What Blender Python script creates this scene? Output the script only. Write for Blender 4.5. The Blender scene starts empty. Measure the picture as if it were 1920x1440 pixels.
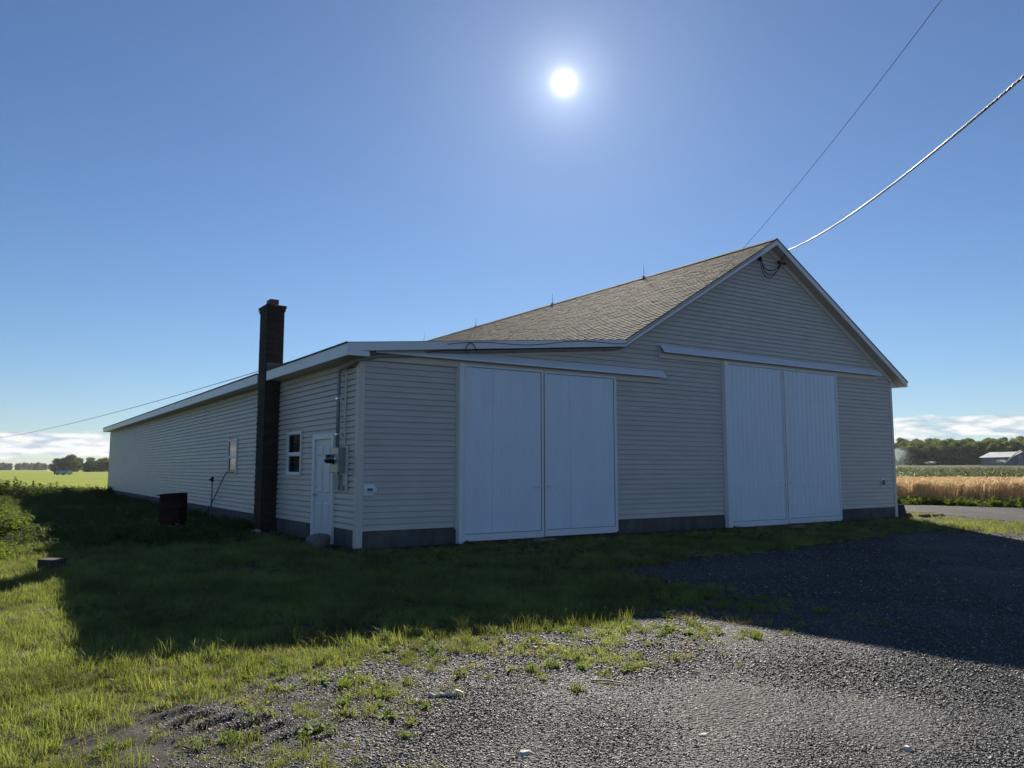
import bpy, math, random
import numpy as np
from mathutils import Vector, Matrix, Quaternion

random.seed(7)
RNG = np.random.default_rng(11)
SC = bpy.context.scene
COL = SC.collection
PI = math.pi

# ------------------------------------------------------------------ camera
F_PX = 1480.0
CAM_R = np.array([[0.83471788, 0.05882218, 0.54752718],
                  [-0.55067782, 0.0891627, 0.82994214],
                  [0.0, -0.99427861, 0.10681777]])     # columns: right, down, forward
CAM_C = np.array([-5.5314, -13.3998, 1.42])
cam_d = bpy.data.cameras.new('camera')
cam_d.sensor_width = 36.0
cam_d.lens = F_PX / 1920.0 * 36.0
cam_d.clip_start = 0.05
cam_d.clip_end = 9000.0
cam = bpy.data.objects.new('camera', cam_d)
COL.objects.link(cam)
M = Matrix.Identity(4)
for i in range(3):
    M[i][0] = CAM_R[i, 0]
    M[i][1] = -CAM_R[i, 1]
    M[i][2] = -CAM_R[i, 2]
    M[i][3] = CAM_C[i]
cam.matrix_world = M
SC.camera = cam

# ------------------------------------------------------------------ sky, sun, exposure
SUN_DIR = Vector((0.541144, 0.708144, 0.453537)).normalized()
SUN_EL = math.asin(SUN_DIR.z)
SUN_AZ = math.atan2(SUN_DIR.x, SUN_DIR.y)          # from +Y towards +X
world = bpy.data.worlds.new('World')
SC.world = world
world.use_nodes = True
wn, wl = world.node_tree.nodes, world.node_tree.links
wn.clear()


def N(nt, kind, **kw):
    n = nt.nodes.new(kind)
    for k, v in kw.items():
        if k == 'op':
            n.operation = v
        elif k.startswith('i_'):
            key = k[2:]
            key = int(key) if key.isdigit() else key
            n.inputs[key].default_value = v
        else:
            setattr(n, k, v)
    return n


wt = world.node_tree
sky = N(wt, 'ShaderNodeTexSky', sky_type='NISHITA', sun_disc=False)
sky.sun_elevation = SUN_EL
sky.sun_rotation = SUN_AZ
sky.altitude = 50
sky.air_density = 1.0
sky.dust_density = 0.0
sky.ozone_density = 3.0
tc = N(wt, 'ShaderNodeTexCoord')
nrm = N(wt, 'ShaderNodeVectorMath', op='NORMALIZE')
wl.new(tc.outputs['Generated'], nrm.inputs[0])
dot = N(wt, 'ShaderNodeVectorMath', op='DOT_PRODUCT')
dot.inputs[1].default_value = SUN_DIR
wl.new(nrm.outputs[0], dot.inputs[0])
cl = N(wt, 'ShaderNodeMath', op='MAXIMUM', i_1=0.0)
wl.new(dot.outputs['Value'], cl.inputs[0])


def powterm(expo, amp):
    p = N(wt, 'ShaderNodeMath', op='POWER', i_1=expo)
    wl.new(cl.outputs[0], p.inputs[0])
    m = N(wt, 'ShaderNodeMath', op='MULTIPLY', i_1=amp)
    wl.new(p.outputs[0], m.inputs[0])
    return m


terms = [powterm(30000, 2.2), powterm(7500, 0.30), powterm(900, 0.15), powterm(90, 0.065), powterm(14, 0.035)]
acc = terms[0]
for t in terms[1:]:
    a = N(wt, 'ShaderNodeMath', op='ADD')
    wl.new(acc.outputs[0], a.inputs[0])
    wl.new(t.outputs[0], a.inputs[1])
    acc = a
bg_sky = N(wt, 'ShaderNodeBackground', i_Strength=0.05)
tint = N(wt, 'ShaderNodeMix', data_type='RGBA', blend_type='MULTIPLY')     # clear deep-blue air
tint.inputs[0].default_value = 1.0
tint.inputs[7].default_value = (0.645, 0.745, 0.895, 1)
wl.new(sky.outputs[0], tint.inputs[6])
wl.new(tint.outputs[2], bg_sky.inputs['Color'])
bg_sun = N(wt, 'ShaderNodeBackground')
bg_sun.inputs['Color'].default_value = (0.95, 0.98, 1.0, 1)
wl.new(acc.outputs[0], bg_sun.inputs['Strength'])
addsh = N(wt, 'ShaderNodeAddShader')
wl.new(bg_sky.outputs[0], addsh.inputs[0])
wl.new(bg_sun.outputs[0], addsh.inputs[1])
# low cumulus band round the horizon
sep = N(wt, 'ShaderNodeSeparateXYZ')
wl.new(nrm.outputs[0], sep.inputs[0])
cmap = N(wt, 'ShaderNodeMapping')
cmap.inputs['Scale'].default_value = (13, 13, 62)
wl.new(nrm.outputs[0], cmap.inputs[0])
cno = N(wt, 'ShaderNodeTexNoise', i_Scale=1.0, i_Detail=8.0, i_Roughness=0.6)
wl.new(cmap.outputs[0], cno.inputs['Vector'])
# the cloud deck thickens in a band between about 1 and 4 degrees up
band = N(wt, 'ShaderNodeValToRGB')
band.color_ramp.interpolation = 'EASE'
els = band.color_ramp.elements
els[0].position = 0.0
els[0].color = (0.30, 0.30, 0.30, 1)
els[1].position = 0.075
els[1].color = (0, 0, 0, 1)
for pos, v in ((0.017, 0.44), (0.027, 0.68), (0.045, 0.72), (0.053, 0.42)):
    e = els.new(pos)
    e.color = (v, v, v, 1)
tl = N(wt, 'ShaderNodeVectorMath', op='DOT_PRODUCT')      # the bank stands a little higher towards the right-hand fields
tl.inputs[1].default_value = (0.83 * 0.021, -0.55 * 0.021, 0.0)
wl.new(nrm.outputs[0], tl.inputs[0])
ez = N(wt, 'ShaderNodeMath', op='SUBTRACT')
wl.new(sep.outputs['Z'], ez.inputs[0])
wl.new(tl.outputs['Value'], ez.inputs[1])
wl.new(ez.outputs[0], band.inputs[0])
csum = N(wt, 'ShaderNodeMath', op='ADD')
wl.new(cno.outputs[0], csum.inputs[0])
wl.new(band.outputs[0], csum.inputs[1])
cmask = N(wt, 'ShaderNodeMapRange', interpolation_type='SMOOTHSTEP')
cmask.inputs['From Min'].default_value = 1.02
cmask.inputs['From Max'].default_value = 1.17
wl.new(csum.outputs[0], cmask.inputs['Value'])
cm2 = N(wt, 'ShaderNodeMath', op='MULTIPLY', i_1=0.92)
wl.new(cmask.outputs[0], cm2.inputs[0])
bg_cl = N(wt, 'ShaderNodeBackground', i_Strength=0.50)
cno2 = N(wt, 'ShaderNodeTexNoise', i_Scale=2.3, i_Detail=5.0)
wl.new(cmap.outputs[0], cno2.inputs['Vector'])
ccol = N(wt, 'ShaderNodeValToRGB')
ccol.color_ramp.elements[0].position = 0.38
ccol.color_ramp.elements[0].color = (0.50, 0.60, 0.74, 1)
ccol.color_ramp.elements[1].position = 0.56
ccol.color_ramp.elements[1].color = (1.0, 1.0, 0.98, 1)
wl.new(cno2.outputs[0], ccol.inputs[0])
wl.new(ccol.outputs[0], bg_cl.inputs['Color'])
mixsh = N(wt, 'ShaderNodeMixShader')
wl.new(cm2.outputs[0], mixsh.inputs[0])
wl.new(addsh.outputs[0], mixsh.inputs[1])
wl.new(bg_cl.outputs[0], mixsh.inputs[2])
wout = N(wt, 'ShaderNodeOutputWorld')
wl.new(mixsh.outputs[0], wout.inputs['Surface'])

sun_d = bpy.data.lights.new('sun', 'SUN')
sun_d.energy = 5.0
sun_d.angle = math.radians(0.55)
sun_d.color = (1.0, 0.93, 0.80)
sun = bpy.data.objects.new('sun', sun_d)
sun.rotation_mode = 'QUATERNION'
sun.rotation_quaternion = SUN_DIR.to_track_quat('Z', 'Y')
COL.objects.link(sun)

vs = SC.view_settings
SC.display_settings.display_device = 'sRGB'
vs.view_transform = 'Standard'
vs.look = 'None'
vs.exposure = 0.98
vs.gamma = 1.0
vs.use_curve_mapping = False
SC.cycles.max_bounces = 6
SC.cycles.transparent_max_bounces = 12

# ------------------------------------------------------------------ helpers


def px_ray(px, py):
    return CAM_R @ np.array([px - 960.0, py - 720.0, F_PX])


def gpx(px, py, z=None):
    """where the ray through a pixel meets the ground"""
    d = px_ray(px, py)
    zz = 0.0 if z is None else z
    P = CAM_C + d * ((zz - CAM_C[2]) / d[2])
    if z is None:
        for _ in range(12):
            P = CAM_C + d * ((float(hgt(P[0], P[1])) - CAM_C[2]) / d[2])
    return P


def depth_px(px, py, depth):
    return CAM_C + px_ray(px, py) * (depth / F_PX)


def project(P):
    q = (np.asarray(P) - CAM_C) @ CAM_R
    return 960 + F_PX * q[..., 0] / q[..., 2], 720 + F_PX * q[..., 1] / q[..., 2], q[..., 2]


def tag(o, label=None, cat=None, group=None, kind=None):
    if label:
        o['label'] = label
    if cat:
        o['category'] = cat
    if group:
        o['group'] = group
    if kind:
        o['kind'] = kind
    return o


def empty(name, loc=(0, 0, 0)):
    o = bpy.data.objects.new(name, None)
    o.location = loc
    o.empty_display_size = 0.1
    COL.objects.link(o)
    return o


def origin_of(o):
    v = Vector((0, 0, 0))
    while o is not None:
        v += Vector(o.location)
        o = o.parent
    return v


def link(name, me, parent=None, loc=(0, 0, 0)):
    o = bpy.data.objects.new(name, me)
    o.location = loc
    COL.objects.link(o)
    if parent is not None:
        o.parent = parent
    return o


class MB:
    """collects vertices and faces (world coordinates) into one mesh"""

    def __init__(self):
        self.v, self.f = [], []

    def add(self, vs_, fs_):
        b = len(self.v)
        self.v.extend([tuple(p) for p in vs_])
        self.f.extend([tuple(i + b for i in q) for q in fs_])
        return self

    def box(self, x0, x1, y0, y1, z0, z1):
        return self.add([(x0, y0, z0), (x1, y0, z0), (x1, y1, z0), (x0, y1, z0),
                         (x0, y0, z1), (x1, y0, z1), (x1, y1, z1), (x0, y1, z1)],
                        [(0, 3, 2, 1), (4, 5, 6, 7), (0, 1, 5, 4), (1, 2, 6, 5), (2, 3, 7, 6), (3, 0, 4, 7)])

    def prism(self, poly, axis, a0, a1):
        """poly: 2D points; extruded along axis 'x','y' or 'z' from a0 to a1"""
        n = len(poly)

        def p3(p, a):
            if axis == 'y':
                return (p[0], a, p[1])
            if axis == 'x':
                return (a, p[0], p[1])
            return (p[0], p[1], a)
        vs_ = [p3(p, a0) for p in poly] + [p3(p, a1) for p in poly]
        fs_ = [tuple(range(n))[::-1], tuple(range(n, 2 * n))]
        for i in range(n):
            j = (i + 1) % n
            fs_.append((i, j, n + j, n + i))
        return self.add(vs_, fs_)

    def tube(self, pts, r, seg=8, caps=True):
        pts = [Vector(p) for p in pts]
        n = len(pts)
        rs = r if hasattr(r, '__len__') else [r] * n
        vs_, fs_ = [], []
        up = Vector((0, 0, 1))
        prev = None
        for i, p in enumerate(pts):
            if i == 0:
                t = pts[1] - pts[0]
            elif i == n - 1:
                t = pts[-1] - pts[-2]
            else:
                t = pts[i + 1] - pts[i - 1]
            t.normalize()
            if prev is None:
                a = t.cross(up)
                if a.length < 1e-3:
                    a = t.cross(Vector((1, 0, 0)))
            else:
                a = prev - t * prev.dot(t)
            a.normalize()
            prev = a
            b = t.cross(a)
            for k in range(seg):
                th = 2 * PI * k / seg
                vs_.append(p + (a * math.cos(th) + b * math.sin(th)) * rs[i])
        for i in range(n - 1):
            for k in range(seg):
                k2 = (k + 1) % seg
                fs_.append((i * seg + k, i * seg + k2, (i + 1) * seg + k2, (i + 1) * seg + k))
        if caps:
            fs_.append(tuple(range(seg))[::-1])
            fs_.append(tuple(range((n - 1) * seg, n * seg)))
        return self.add(vs_, fs_)

    def lathe(self, prof, cx, cy, seg=24, z0=0.0):
        vs_, fs_ = [], []
        n = len(prof)
        for (r, z) in prof:
            for k in range(seg):
                th = 2 * PI * k / seg
                vs_.append((cx + r * math.cos(th), cy + r * math.sin(th), z0 + z))
        for i in range(n - 1):
            for k in range(seg):
                k2 = (k + 1) % seg
                fs_.append((i * seg + k, i * seg + k2, (i + 1) * seg + k2, (i + 1) * seg + k))
        return self.add(vs_, fs_)

    def mesh(self, name, mat, off=None, smooth=False):
        me = bpy.data.meshes.new(name)
        v = self.v if off is None else [(p[0] - off[0], p[1] - off[1], p[2] - off[2]) for p in self.v]
        me.from_pydata(v, [], self.f)
        me.update()
        if mat:
            me.materials.append(mat)
        if smooth:
            me.polygons.foreach_set('use_smooth', [True] * len(me.polygons))
        return me

    def build(self, name, mat, parent=None, smooth=False, bevel=0.0):
        off = origin_of(parent) if parent is not None else None
        o = link(name, self.mesh(name, mat, off, smooth), parent)
        if bevel:
            md = o.modifiers.new('bevel', 'BEVEL')
            md.width = bevel
            md.segments = 2
            md.limit_method = 'ANGLE'
        return o


def np_mesh(name, verts, faces, mat=None, smooth=False):
    me = bpy.data.meshes.new(name)
    me.from_pydata(verts.tolist() if hasattr(verts, 'tolist') else verts, [],
                   faces.tolist() if hasattr(faces, 'tolist') else faces)
    me.update()
    if mat:
        me.materials.append(mat)
    if smooth:
        me.polygons.foreach_set('use_smooth', [True] * len(me.polygons))
    return me


# ------------------------------------------------------------------ materials
def new_mat(name):
    m = bpy.data.materials.new(name)
    m.use_nodes = True
    m.node_tree.nodes.clear()
    return m, m.node_tree


def pmat(name, col, rough=0.6, var=0.15, scale=6.0, bump=0.0, bscale=60.0, metallic=0.0, spec=0.5,
         col2=None, stretch=(1, 1, 1), detail=5.0, random_var=0.0, bdist=0.01):
    """principled with mottled colour, optional second colour and fine relief"""
    m, nt = new_mat(name)
    ln = nt.links.new
    out = N(nt, 'ShaderNodeOutputMaterial')
    bs = N(nt, 'ShaderNodeBsdfPrincipled', i_Roughness=rough, i_Metallic=metallic)
    bs.inputs['Specular IOR Level'].default_value = spec
    ln(bs.outputs[0], out.inputs['Surface'])
    tco = N(nt, 'ShaderNodeTexCoord')
    mp = N(nt, 'ShaderNodeMapping')
    mp.inputs['Scale'].default_value = stretch
    ln(tco.outputs['Object'], mp.inputs[0])
    no = N(nt, 'ShaderNodeTexNoise', i_Scale=scale, i_Detail=detail, i_Roughness=0.62)
    ln(mp.outputs[0], no.inputs['Vector'])
    rp = N(nt, 'ShaderNodeValToRGB')
    c2 = col2 or tuple(c * (1 - var) for c in col)
    c1 = col if col2 else tuple(min(1, c * (1 + var * 0.6)) for c in col)
    rp.color_ramp.elements[0].position = 0.33
    rp.color_ramp.elements[0].color = (*c2, 1)
    rp.color_ramp.elements[1].position = 0.67
    rp.color_ramp.elements[1].color = (*c1, 1)
    ln(no.outputs[0], rp.inputs[0])
    src = rp.outputs[0]
    if random_var:
        oi = N(nt, 'ShaderNodeObjectInfo')
        mr = N(nt, 'ShaderNodeMapRange')
        mr.inputs['To Min'].default_value = 1 - random_var
        mr.inputs['To Max'].default_value = 1 + random_var
        ln(oi.outputs['Random'], mr.inputs['Value'])
        mx = N(nt, 'ShaderNodeVectorMath', op='SCALE')
        ln(src, mx.inputs[0])
        ln(mr.outputs[0], mx.inputs['Scale'])
        src = mx.outputs[0]
    ln(src, bs.inputs['Base Color'])
    if bump:
        bn = N(nt, 'ShaderNodeTexNoise', i_Scale=bscale, i_Detail=4.0)
        ln(mp.outputs[0], bn.inputs['Vector'])
        bp = N(nt, 'ShaderNodeBump', i_Strength=bump, i_Distance=bdist)
        ln(bn.outputs[0], bp.inputs['Height'])
        ln(bp.outputs[0], bs.inputs['Normal'])
    return m


def leaf_mat(name, col, col2, transl=0.45, rough=0.6, patch=0.0, spec=0.12, tint=(1.35, 1.35, 0.6)):
    """two-sided leaf: diffuse and translucent, per-instance tint"""
    m, nt = new_mat(name)
    ln = nt.links.new
    out = N(nt, 'ShaderNodeOutputMaterial')
    oi = N(nt, 'ShaderNodeObjectInfo')
    geo = N(nt, 'ShaderNodeNewGeometry')
    mixc = N(nt, 'ShaderNodeMix', data_type='RGBA')
    mixc.inputs[6].default_value = (*col, 1)
    mixc.inputs[7].default_value = (*col2, 1)
    ad = N(nt, 'ShaderNodeMath', op='ADD')
    ln(oi.outputs['Random'], ad.inputs[0])
    ln(geo.outputs['Random Per Island'], ad.inputs[1])
    hv = N(nt, 'ShaderNodeMath', op='MULTIPLY', i_1=0.5)
    ln(ad.outputs[0], hv.inputs[0])
    ln(hv.outputs[0], mixc.inputs[0])
    src = mixc.outputs[2]
    if patch:
        pn = N(nt, 'ShaderNodeTexNoise', i_Scale=1.1, i_Detail=4.0)
        ln(geo.outputs['Position'], pn.inputs['Vector'])
        pr = N(nt, 'ShaderNodeMapRange')
        pr.inputs['From Min'].default_value = 0.3
        pr.inputs['From Max'].default_value = 0.7
        pr.inputs['To Min'].default_value = 1 - patch
        pr.inputs['To Max'].default_value = 1 + patch
        ln(pn.outputs[0], pr.inputs['Value'])
        sc_ = N(nt, 'ShaderNodeVectorMath', op='SCALE')
        ln(src, sc_.inputs[0])
        ln(pr.outputs[0], sc_.inputs['Scale'])
        src = sc_.outputs[0]
    bs = N(nt, 'ShaderNodeBsdfPrincipled', i_Roughness=rough)
    bs.inputs['Specular IOR Level'].default_value = spec
    ln(src, bs.inputs['Base Color'])
    tr = N(nt, 'ShaderNodeBsdfTranslucent')
    warm = N(nt, 'ShaderNodeMix', data_type='RGBA', blend_type='MULTIPLY')
    warm.inputs[0].default_value = 1.0
    warm.inputs[7].default_value = (*tint, 1)
    ln(src, warm.inputs[6])
    ln(warm.outputs[2], tr.inputs['Color'])
    ms = N(nt, 'ShaderNodeMixShader', i_0=transl)
    ln(bs.outputs[0], ms.inputs[1])
    ln(tr.outputs[0], ms.inputs[2])
    ln(ms.outputs[0], out.inputs['Surface'])
    return m


MT = {}
MT['siding'] = pmat('vinyl_siding', (0.535, 0.52, 0.485), 0.45, 0.09, 1.2, bump=0.12, bscale=1.1, stretch=(1, 1, 3), bdist=0.02)
MT['trim'] = pmat('beige_trim', (0.62, 0.60, 0.55), 0.45, 0.05, 2.0)
MT['white'] = pmat('white_aluminium', (0.73, 0.77, 0.83), 0.38, 0.05, 2.0, bump=0.1, bscale=3.0)
MT['soffit'] = pmat('soffit_vinyl', (0.50, 0.47, 0.41), 0.5, 0.06, 3.0)
MT['steel'] = pmat('white_ribbed_steel', (0.69, 0.79, 0.91), 0.36, 0.035, 1.5, bump=0.12, bscale=2.0, stretch=(2, 1, 0.5))
MT['concrete'] = pmat('foundation_concrete', (0.095, 0.094, 0.093), 0.9, 0.4, 3.5, bump=0.4, bscale=45, stretch=(1, 1, 0.5))
MT['deck'] = pmat('roof_deck', (0.13, 0.11, 0.10), 0.9, 0.2, 8)
MT['brick'] = pmat('dark_brick', (0.028, 0.019, 0.018), 0.9, 0.35, 12, bump=0.5, bscale=90, random_var=0.35)
MT['mortar'] = pmat('old_mortar', (0.035, 0.033, 0.031), 0.95, 0.3, 20, bump=0.5, bscale=120)
MT['lead'] = pmat('grey_flashing', (0.13, 0.14, 0.155), 0.6, 0.2, 8, spec=0.2)
MT['drip'] = pmat('drip_edge_metal', (0.10, 0.095, 0.09), 0.9, 0.2, 8, spec=0.05)
MT['flue'] = pmat('clay_flue', (0.16, 0.075, 0.05), 0.85, 0.3, 10)
MT['greypvc'] = pmat('grey_conduit', (0.22, 0.25, 0.28), 0.4, 0.1, 6)
MT['greybox'] = pmat('grey_painted_steel', (0.25, 0.27, 0.29), 0.4, 0.08, 5)
MT['galv'] = pmat('galvanised_cover', (0.50, 0.48, 0.42), 0.4, 0.12, 9, metallic=0.35)
MT['black'] = pmat('black_rubber', (0.012, 0.012, 0.013), 0.5, 0.2, 10)
MT['alu'] = pmat('bare_aluminium', (0.20, 0.21, 0.22), 0.6, 0.2, 10, spec=0.4)
MT['wire'] = pmat('weathered_wire', (0.035, 0.038, 0.045), 0.9, 0.1, 10, spec=0.05)
MT['rod'] = pmat('weathered_rod', (0.25, 0.25, 0.25), 0.5, 0.1, 10, metallic=0.6)
MT['doorpaint'] = pmat('door_paint', (0.66, 0.69, 0.73), 0.4, 0.04, 3)
MT['chrome'] = pmat('satin_metal', (0.75, 0.75, 0.75), 0.2, 0.03, 10, metallic=1.0)
MT['rust'] = pmat('rusted_red_steel', (0.034, 0.013, 0.014), 0.85, 0.4, 7, bump=0.4, bscale=40, col2=(0.018, 0.010, 0.011), spec=0.15)
MT['stone'] = pmat('field_stone', (0.19, 0.18, 0.165), 0.9, 0.35, 14, bump=0.6, bscale=50)
MT['palestone'] = pmat('pale_stone', (0.60, 0.56, 0.49), 0.85, 0.2, 20, bump=0.4, bscale=80)
MT['wood'] = pmat('weathered_wood', (0.26, 0.20, 0.13), 0.85, 0.35, 18, stretch=(1, 1, 4), bump=0.4, bscale=60)
MT['straw'] = pmat('dry_straw', (0.48, 0.38, 0.22), 0.8, 0.2, 20)
MT['paper'] = pmat('torn_pale_plastic', (0.66, 0.60, 0.52), 0.7, 0.2, 20)
MT['asphalt_old'] = pmat('broken_asphalt', (0.045, 0.042, 0.042), 0.95, 0.4, 14, bump=0.7, bscale=40)
MT['farroof'] = pmat('far_metal_roof', (0.30, 0.31, 0.32), 0.45, 0.25, 0.5, metallic=0.2)
MT['farwall'] = pmat('far_shed_wall', (0.16, 0.19, 0.23), 0.8, 0.15, 0.5)
MT['tank'] = pmat('pale_blue_tarp', (0.34, 0.43, 0.48), 0.55, 0.15, 2)
MT['dark'] = pmat('dark_metal', (0.03, 0.032, 0.035), 0.6, 0.2, 5)
MT['bark'] = pmat('bark', (0.09, 0.07, 0.055), 0.95, 0.3, 8, bump=0.5, bscale=25)
MT['grass'] = leaf_mat('lawn_grass', (0.115, 0.165, 0.052), (0.245, 0.25, 0.098), 0.5, patch=0.40, spec=0.2)
MT['grass_dry'] = leaf_mat('yellow_grass', (0.20, 0.18, 0.06), (0.33, 0.27, 0.12), 0.4)
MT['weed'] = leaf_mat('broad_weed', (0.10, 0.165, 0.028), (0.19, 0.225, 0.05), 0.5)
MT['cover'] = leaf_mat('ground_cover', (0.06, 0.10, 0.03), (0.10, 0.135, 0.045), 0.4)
MT['wheat'] = leaf_mat('ripe_wheat', (0.49, 0.365, 0.225), (0.68, 0.56, 0.40), 0.35, tint=(1.15, 1.05, 0.78))
MT['potato'] = leaf_mat('grey_green_crop', (0.10, 0.125, 0.055), (0.19, 0.21, 0.125), 0.3, rough=0.5)
MT['tree'] = leaf_mat('tree_leaves', (0.085, 0.125, 0.055), (0.13, 0.16, 0.07), 0.45, rough=0.8, spec=0.03)
MT['tree2'] = leaf_mat('tree_leaves_olive', (0.12, 0.15, 0.06), (0.17, 0.18, 0.08), 0.45, rough=0.8, spec=0.03)
MT['treefar'] = leaf_mat('tree_leaves_far', (0.07, 0.10, 0.055), (0.11, 0.13, 0.075), 0.4, rough=0.8, spec=0.03)


def glass_mat():
    m, nt = new_mat('window_glass')
    out = N(nt, 'ShaderNodeOutputMaterial')
    bs = N(nt, 'ShaderNodeBsdfPrincipled', i_Roughness=0.03)
    bs.inputs['Base Color'].default_value = (0.012, 0.016, 0.02, 1)
    bs.inputs['IOR'].default_value = 1.45
    bs.inputs['Specular IOR Level'].default_value = 0.22
    nt.links.new(bs.outputs[0], out.inputs[0])
    return m


MT['glass'] = glass_mat()


def clear_mat():
    m, nt = new_mat('meter_glass')
    out = N(nt, 'ShaderNodeOutputMaterial')
    bs = N(nt, 'ShaderNodeBsdfPrincipled', i_Roughness=0.05)
    bs.inputs['Base Color'].default_value = (0.02, 0.02, 0.022, 1)
    bs.inputs['Coat Weight'].default_value = 1.0
    nt.links.new(bs.outputs[0], out.inputs[0])
    return m


MT['meter'] = clear_mat()


def shingle_mat():
    m, nt = new_mat('asphalt_shingles')
    ln = nt.links.new
    out = N(nt, 'ShaderNodeOutputMaterial')
    bs = N(nt, 'ShaderNodeBsdfPrincipled', i_Roughness=0.9)
    bs.inputs['Specular IOR Level'].default_value = 0.08
    geo = N(nt, 'ShaderNodeNewGeometry')
    rp = N(nt, 'ShaderNodeValToRGB')
    rp.color_ramp.elements[0].color = (0.040, 0.032, 0.030, 1)
    rp.color_ramp.elements[1].color = (0.080, 0.066, 0.060, 1)
    e = rp.color_ramp.elements.new(0.55)
    e.color = (0.055, 0.045, 0.041, 1)
    ln(geo.outputs['Random Per Island'], rp.inputs[0])
    ln(rp.outputs[0], bs.inputs['Base Color'])
    tco = N(nt, 'ShaderNodeTexCoord')
    no = N(nt, 'ShaderNodeTexNoise', i_Scale=120.0, i_Detail=3.0)
    ln(tco.outputs['Object'], no.inputs['Vector'])
    bp = N(nt, 'ShaderNodeBump', i_Strength=0.5, i_Distance=0.01)
    ln(no.outputs[0], bp.inputs['Height'])
    ln(bp.outputs[0], bs.inputs['Normal'])
    ln(bs.outputs[0], out.inputs[0])
    return m


MT['shingle'] = shingle_mat()


def ground_mat(name, stops, scale, bump, bscale, rough=0.95, second=None, big=0.25):
    m, nt = new_mat(name)
    ln = nt.links.new
    out = N(nt, 'ShaderNodeOutputMaterial')
    bs = N(nt, 'ShaderNodeBsdfPrincipled', i_Roughness=rough)
    bs.inputs['Specular IOR Level'].default_value = 0.08
    tco = N(nt, 'ShaderNodeTexCoord')
    no = N(nt, 'ShaderNodeTexNoise', i_Scale=scale, i_Detail=8.0, i_Roughness=0.65)
    ln(tco.outputs['Object'], no.inputs['Vector'])
    nb = N(nt, 'ShaderNodeTexNoise', i_Scale=big, i_Detail=4.0)
    ln(tco.outputs['Object'], nb.inputs['Vector'])
    av = N(nt, 'ShaderNodeMath', op='ADD')
    ln(no.outputs[0], av.inputs[0])
    ln(nb.outputs[0], av.inputs[1])
    hv = N(nt, 'ShaderNodeMath', op='MULTIPLY', i_1=0.5)
    ln(av.outputs[0], hv.inputs[0])
    rp = N(nt, 'ShaderNodeValToRGB')
    while len(rp.color_ramp.elements) < len(stops):
        rp.color_ramp.elements.new(0.5)
    for e, (p, c) in zip(rp.color_ramp.elements, stops):
        e.position = p
        e.color = (*c, 1)
    ln(hv.outputs[0], rp.inputs[0])
    ln(rp.outputs[0], bs.inputs['Base Color'])
    vo = N(nt, 'ShaderNodeTexVoronoi', i_Scale=bscale)
    ln(tco.outputs['Object'], vo.inputs['Vector'])
    bp = N(nt, 'ShaderNodeBump', i_Strength=bump, i_Distance=0.02)
    ln(vo.outputs['Distance'], bp.inputs['Height'])
    ln(bp.outputs[0], bs.inputs['Normal'])
    ln(bs.outputs[0], out.inputs[0])
    return m


MT['soil'] = ground_mat('lawn_soil', [(0.35, (0.045, 0.040, 0.022)), (0.65, (0.085, 0.075, 0.040))], 9, 0.5, 30)
MT['gravel'] = ground_mat('dark_gravel', [(0.36, (0.032, 0.033, 0.036)), (0.5, (0.060, 0.060, 0.063)), (0.64, (0.105, 0.101, 0.10))], 55, 1.0, 42, 0.75, big=0.5)
def add_soil(m):
    nt = m.node_tree
    bs = [n for n in nt.nodes if n.type == 'BSDF_PRINCIPLED'][0]
    src = bs.inputs['Base Color'].links[0].from_socket
    tco = N(nt, 'ShaderNodeTexCoord')
    no = N(nt, 'ShaderNodeTexNoise', i_Scale=0.7, i_Detail=7.0, i_Roughness=0.7)
    nt.links.new(tco.outputs['Object'], no.inputs['Vector'])
    mr = N(nt, 'ShaderNodeMapRange')
    mr.inputs['From Min'].default_value = 0.50
    mr.inputs['From Max'].default_value = 0.66
    mr.inputs['To Max'].default_value = 0.3
    nt.links.new(no.outputs[0], mr.inputs['Value'])
    mx = N(nt, 'ShaderNodeMix', data_type='RGBA')
    mx.inputs[7].default_value = (0.105, 0.088, 0.066, 1)
    nt.links.new(mr.outputs[0], mx.inputs[0])
    nt.links.new(src, mx.inputs[6])
    nt.links.new(mx.outputs[2], bs.inputs['Base Color'])


add_soil(MT['gravel'])
MT['road'] = ground_mat('gravel_road', [(0.36, (0.11, 0.10, 0.10)), (0.64, (0.21, 0.195, 0.18))], 20, 0.6, 25, 0.9)
MT['turf'] = ground_mat('turf_field', [(0.36, (0.17, 0.215, 0.010)), (0.64, (0.235, 0.265, 0.018))], 0.35, 0.5, 14, big=0.02)
MT['field'] = ground_mat('crop_soil', [(0.36, (0.055, 0.060, 0.028)), (0.64, (0.10, 0.10, 0.05))], 1.2, 0.6, 3, big=0.05)
MT['track'] = ground_mat('pale_dirt', [(0.36, (0.30, 0.27, 0.22)), (0.64, (0.42, 0.38, 0.31))], 0.5, 0.2, 3)


MT['mud'] = ground_mat('rutted_mud', [(0.36, (0.035, 0.032, 0.031)), (0.5, (0.058, 0.053, 0.048)), (0.64, (0.11, 0.095, 0.08))], 40, 0.3, 150, 0.9, big=2.0)


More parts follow.
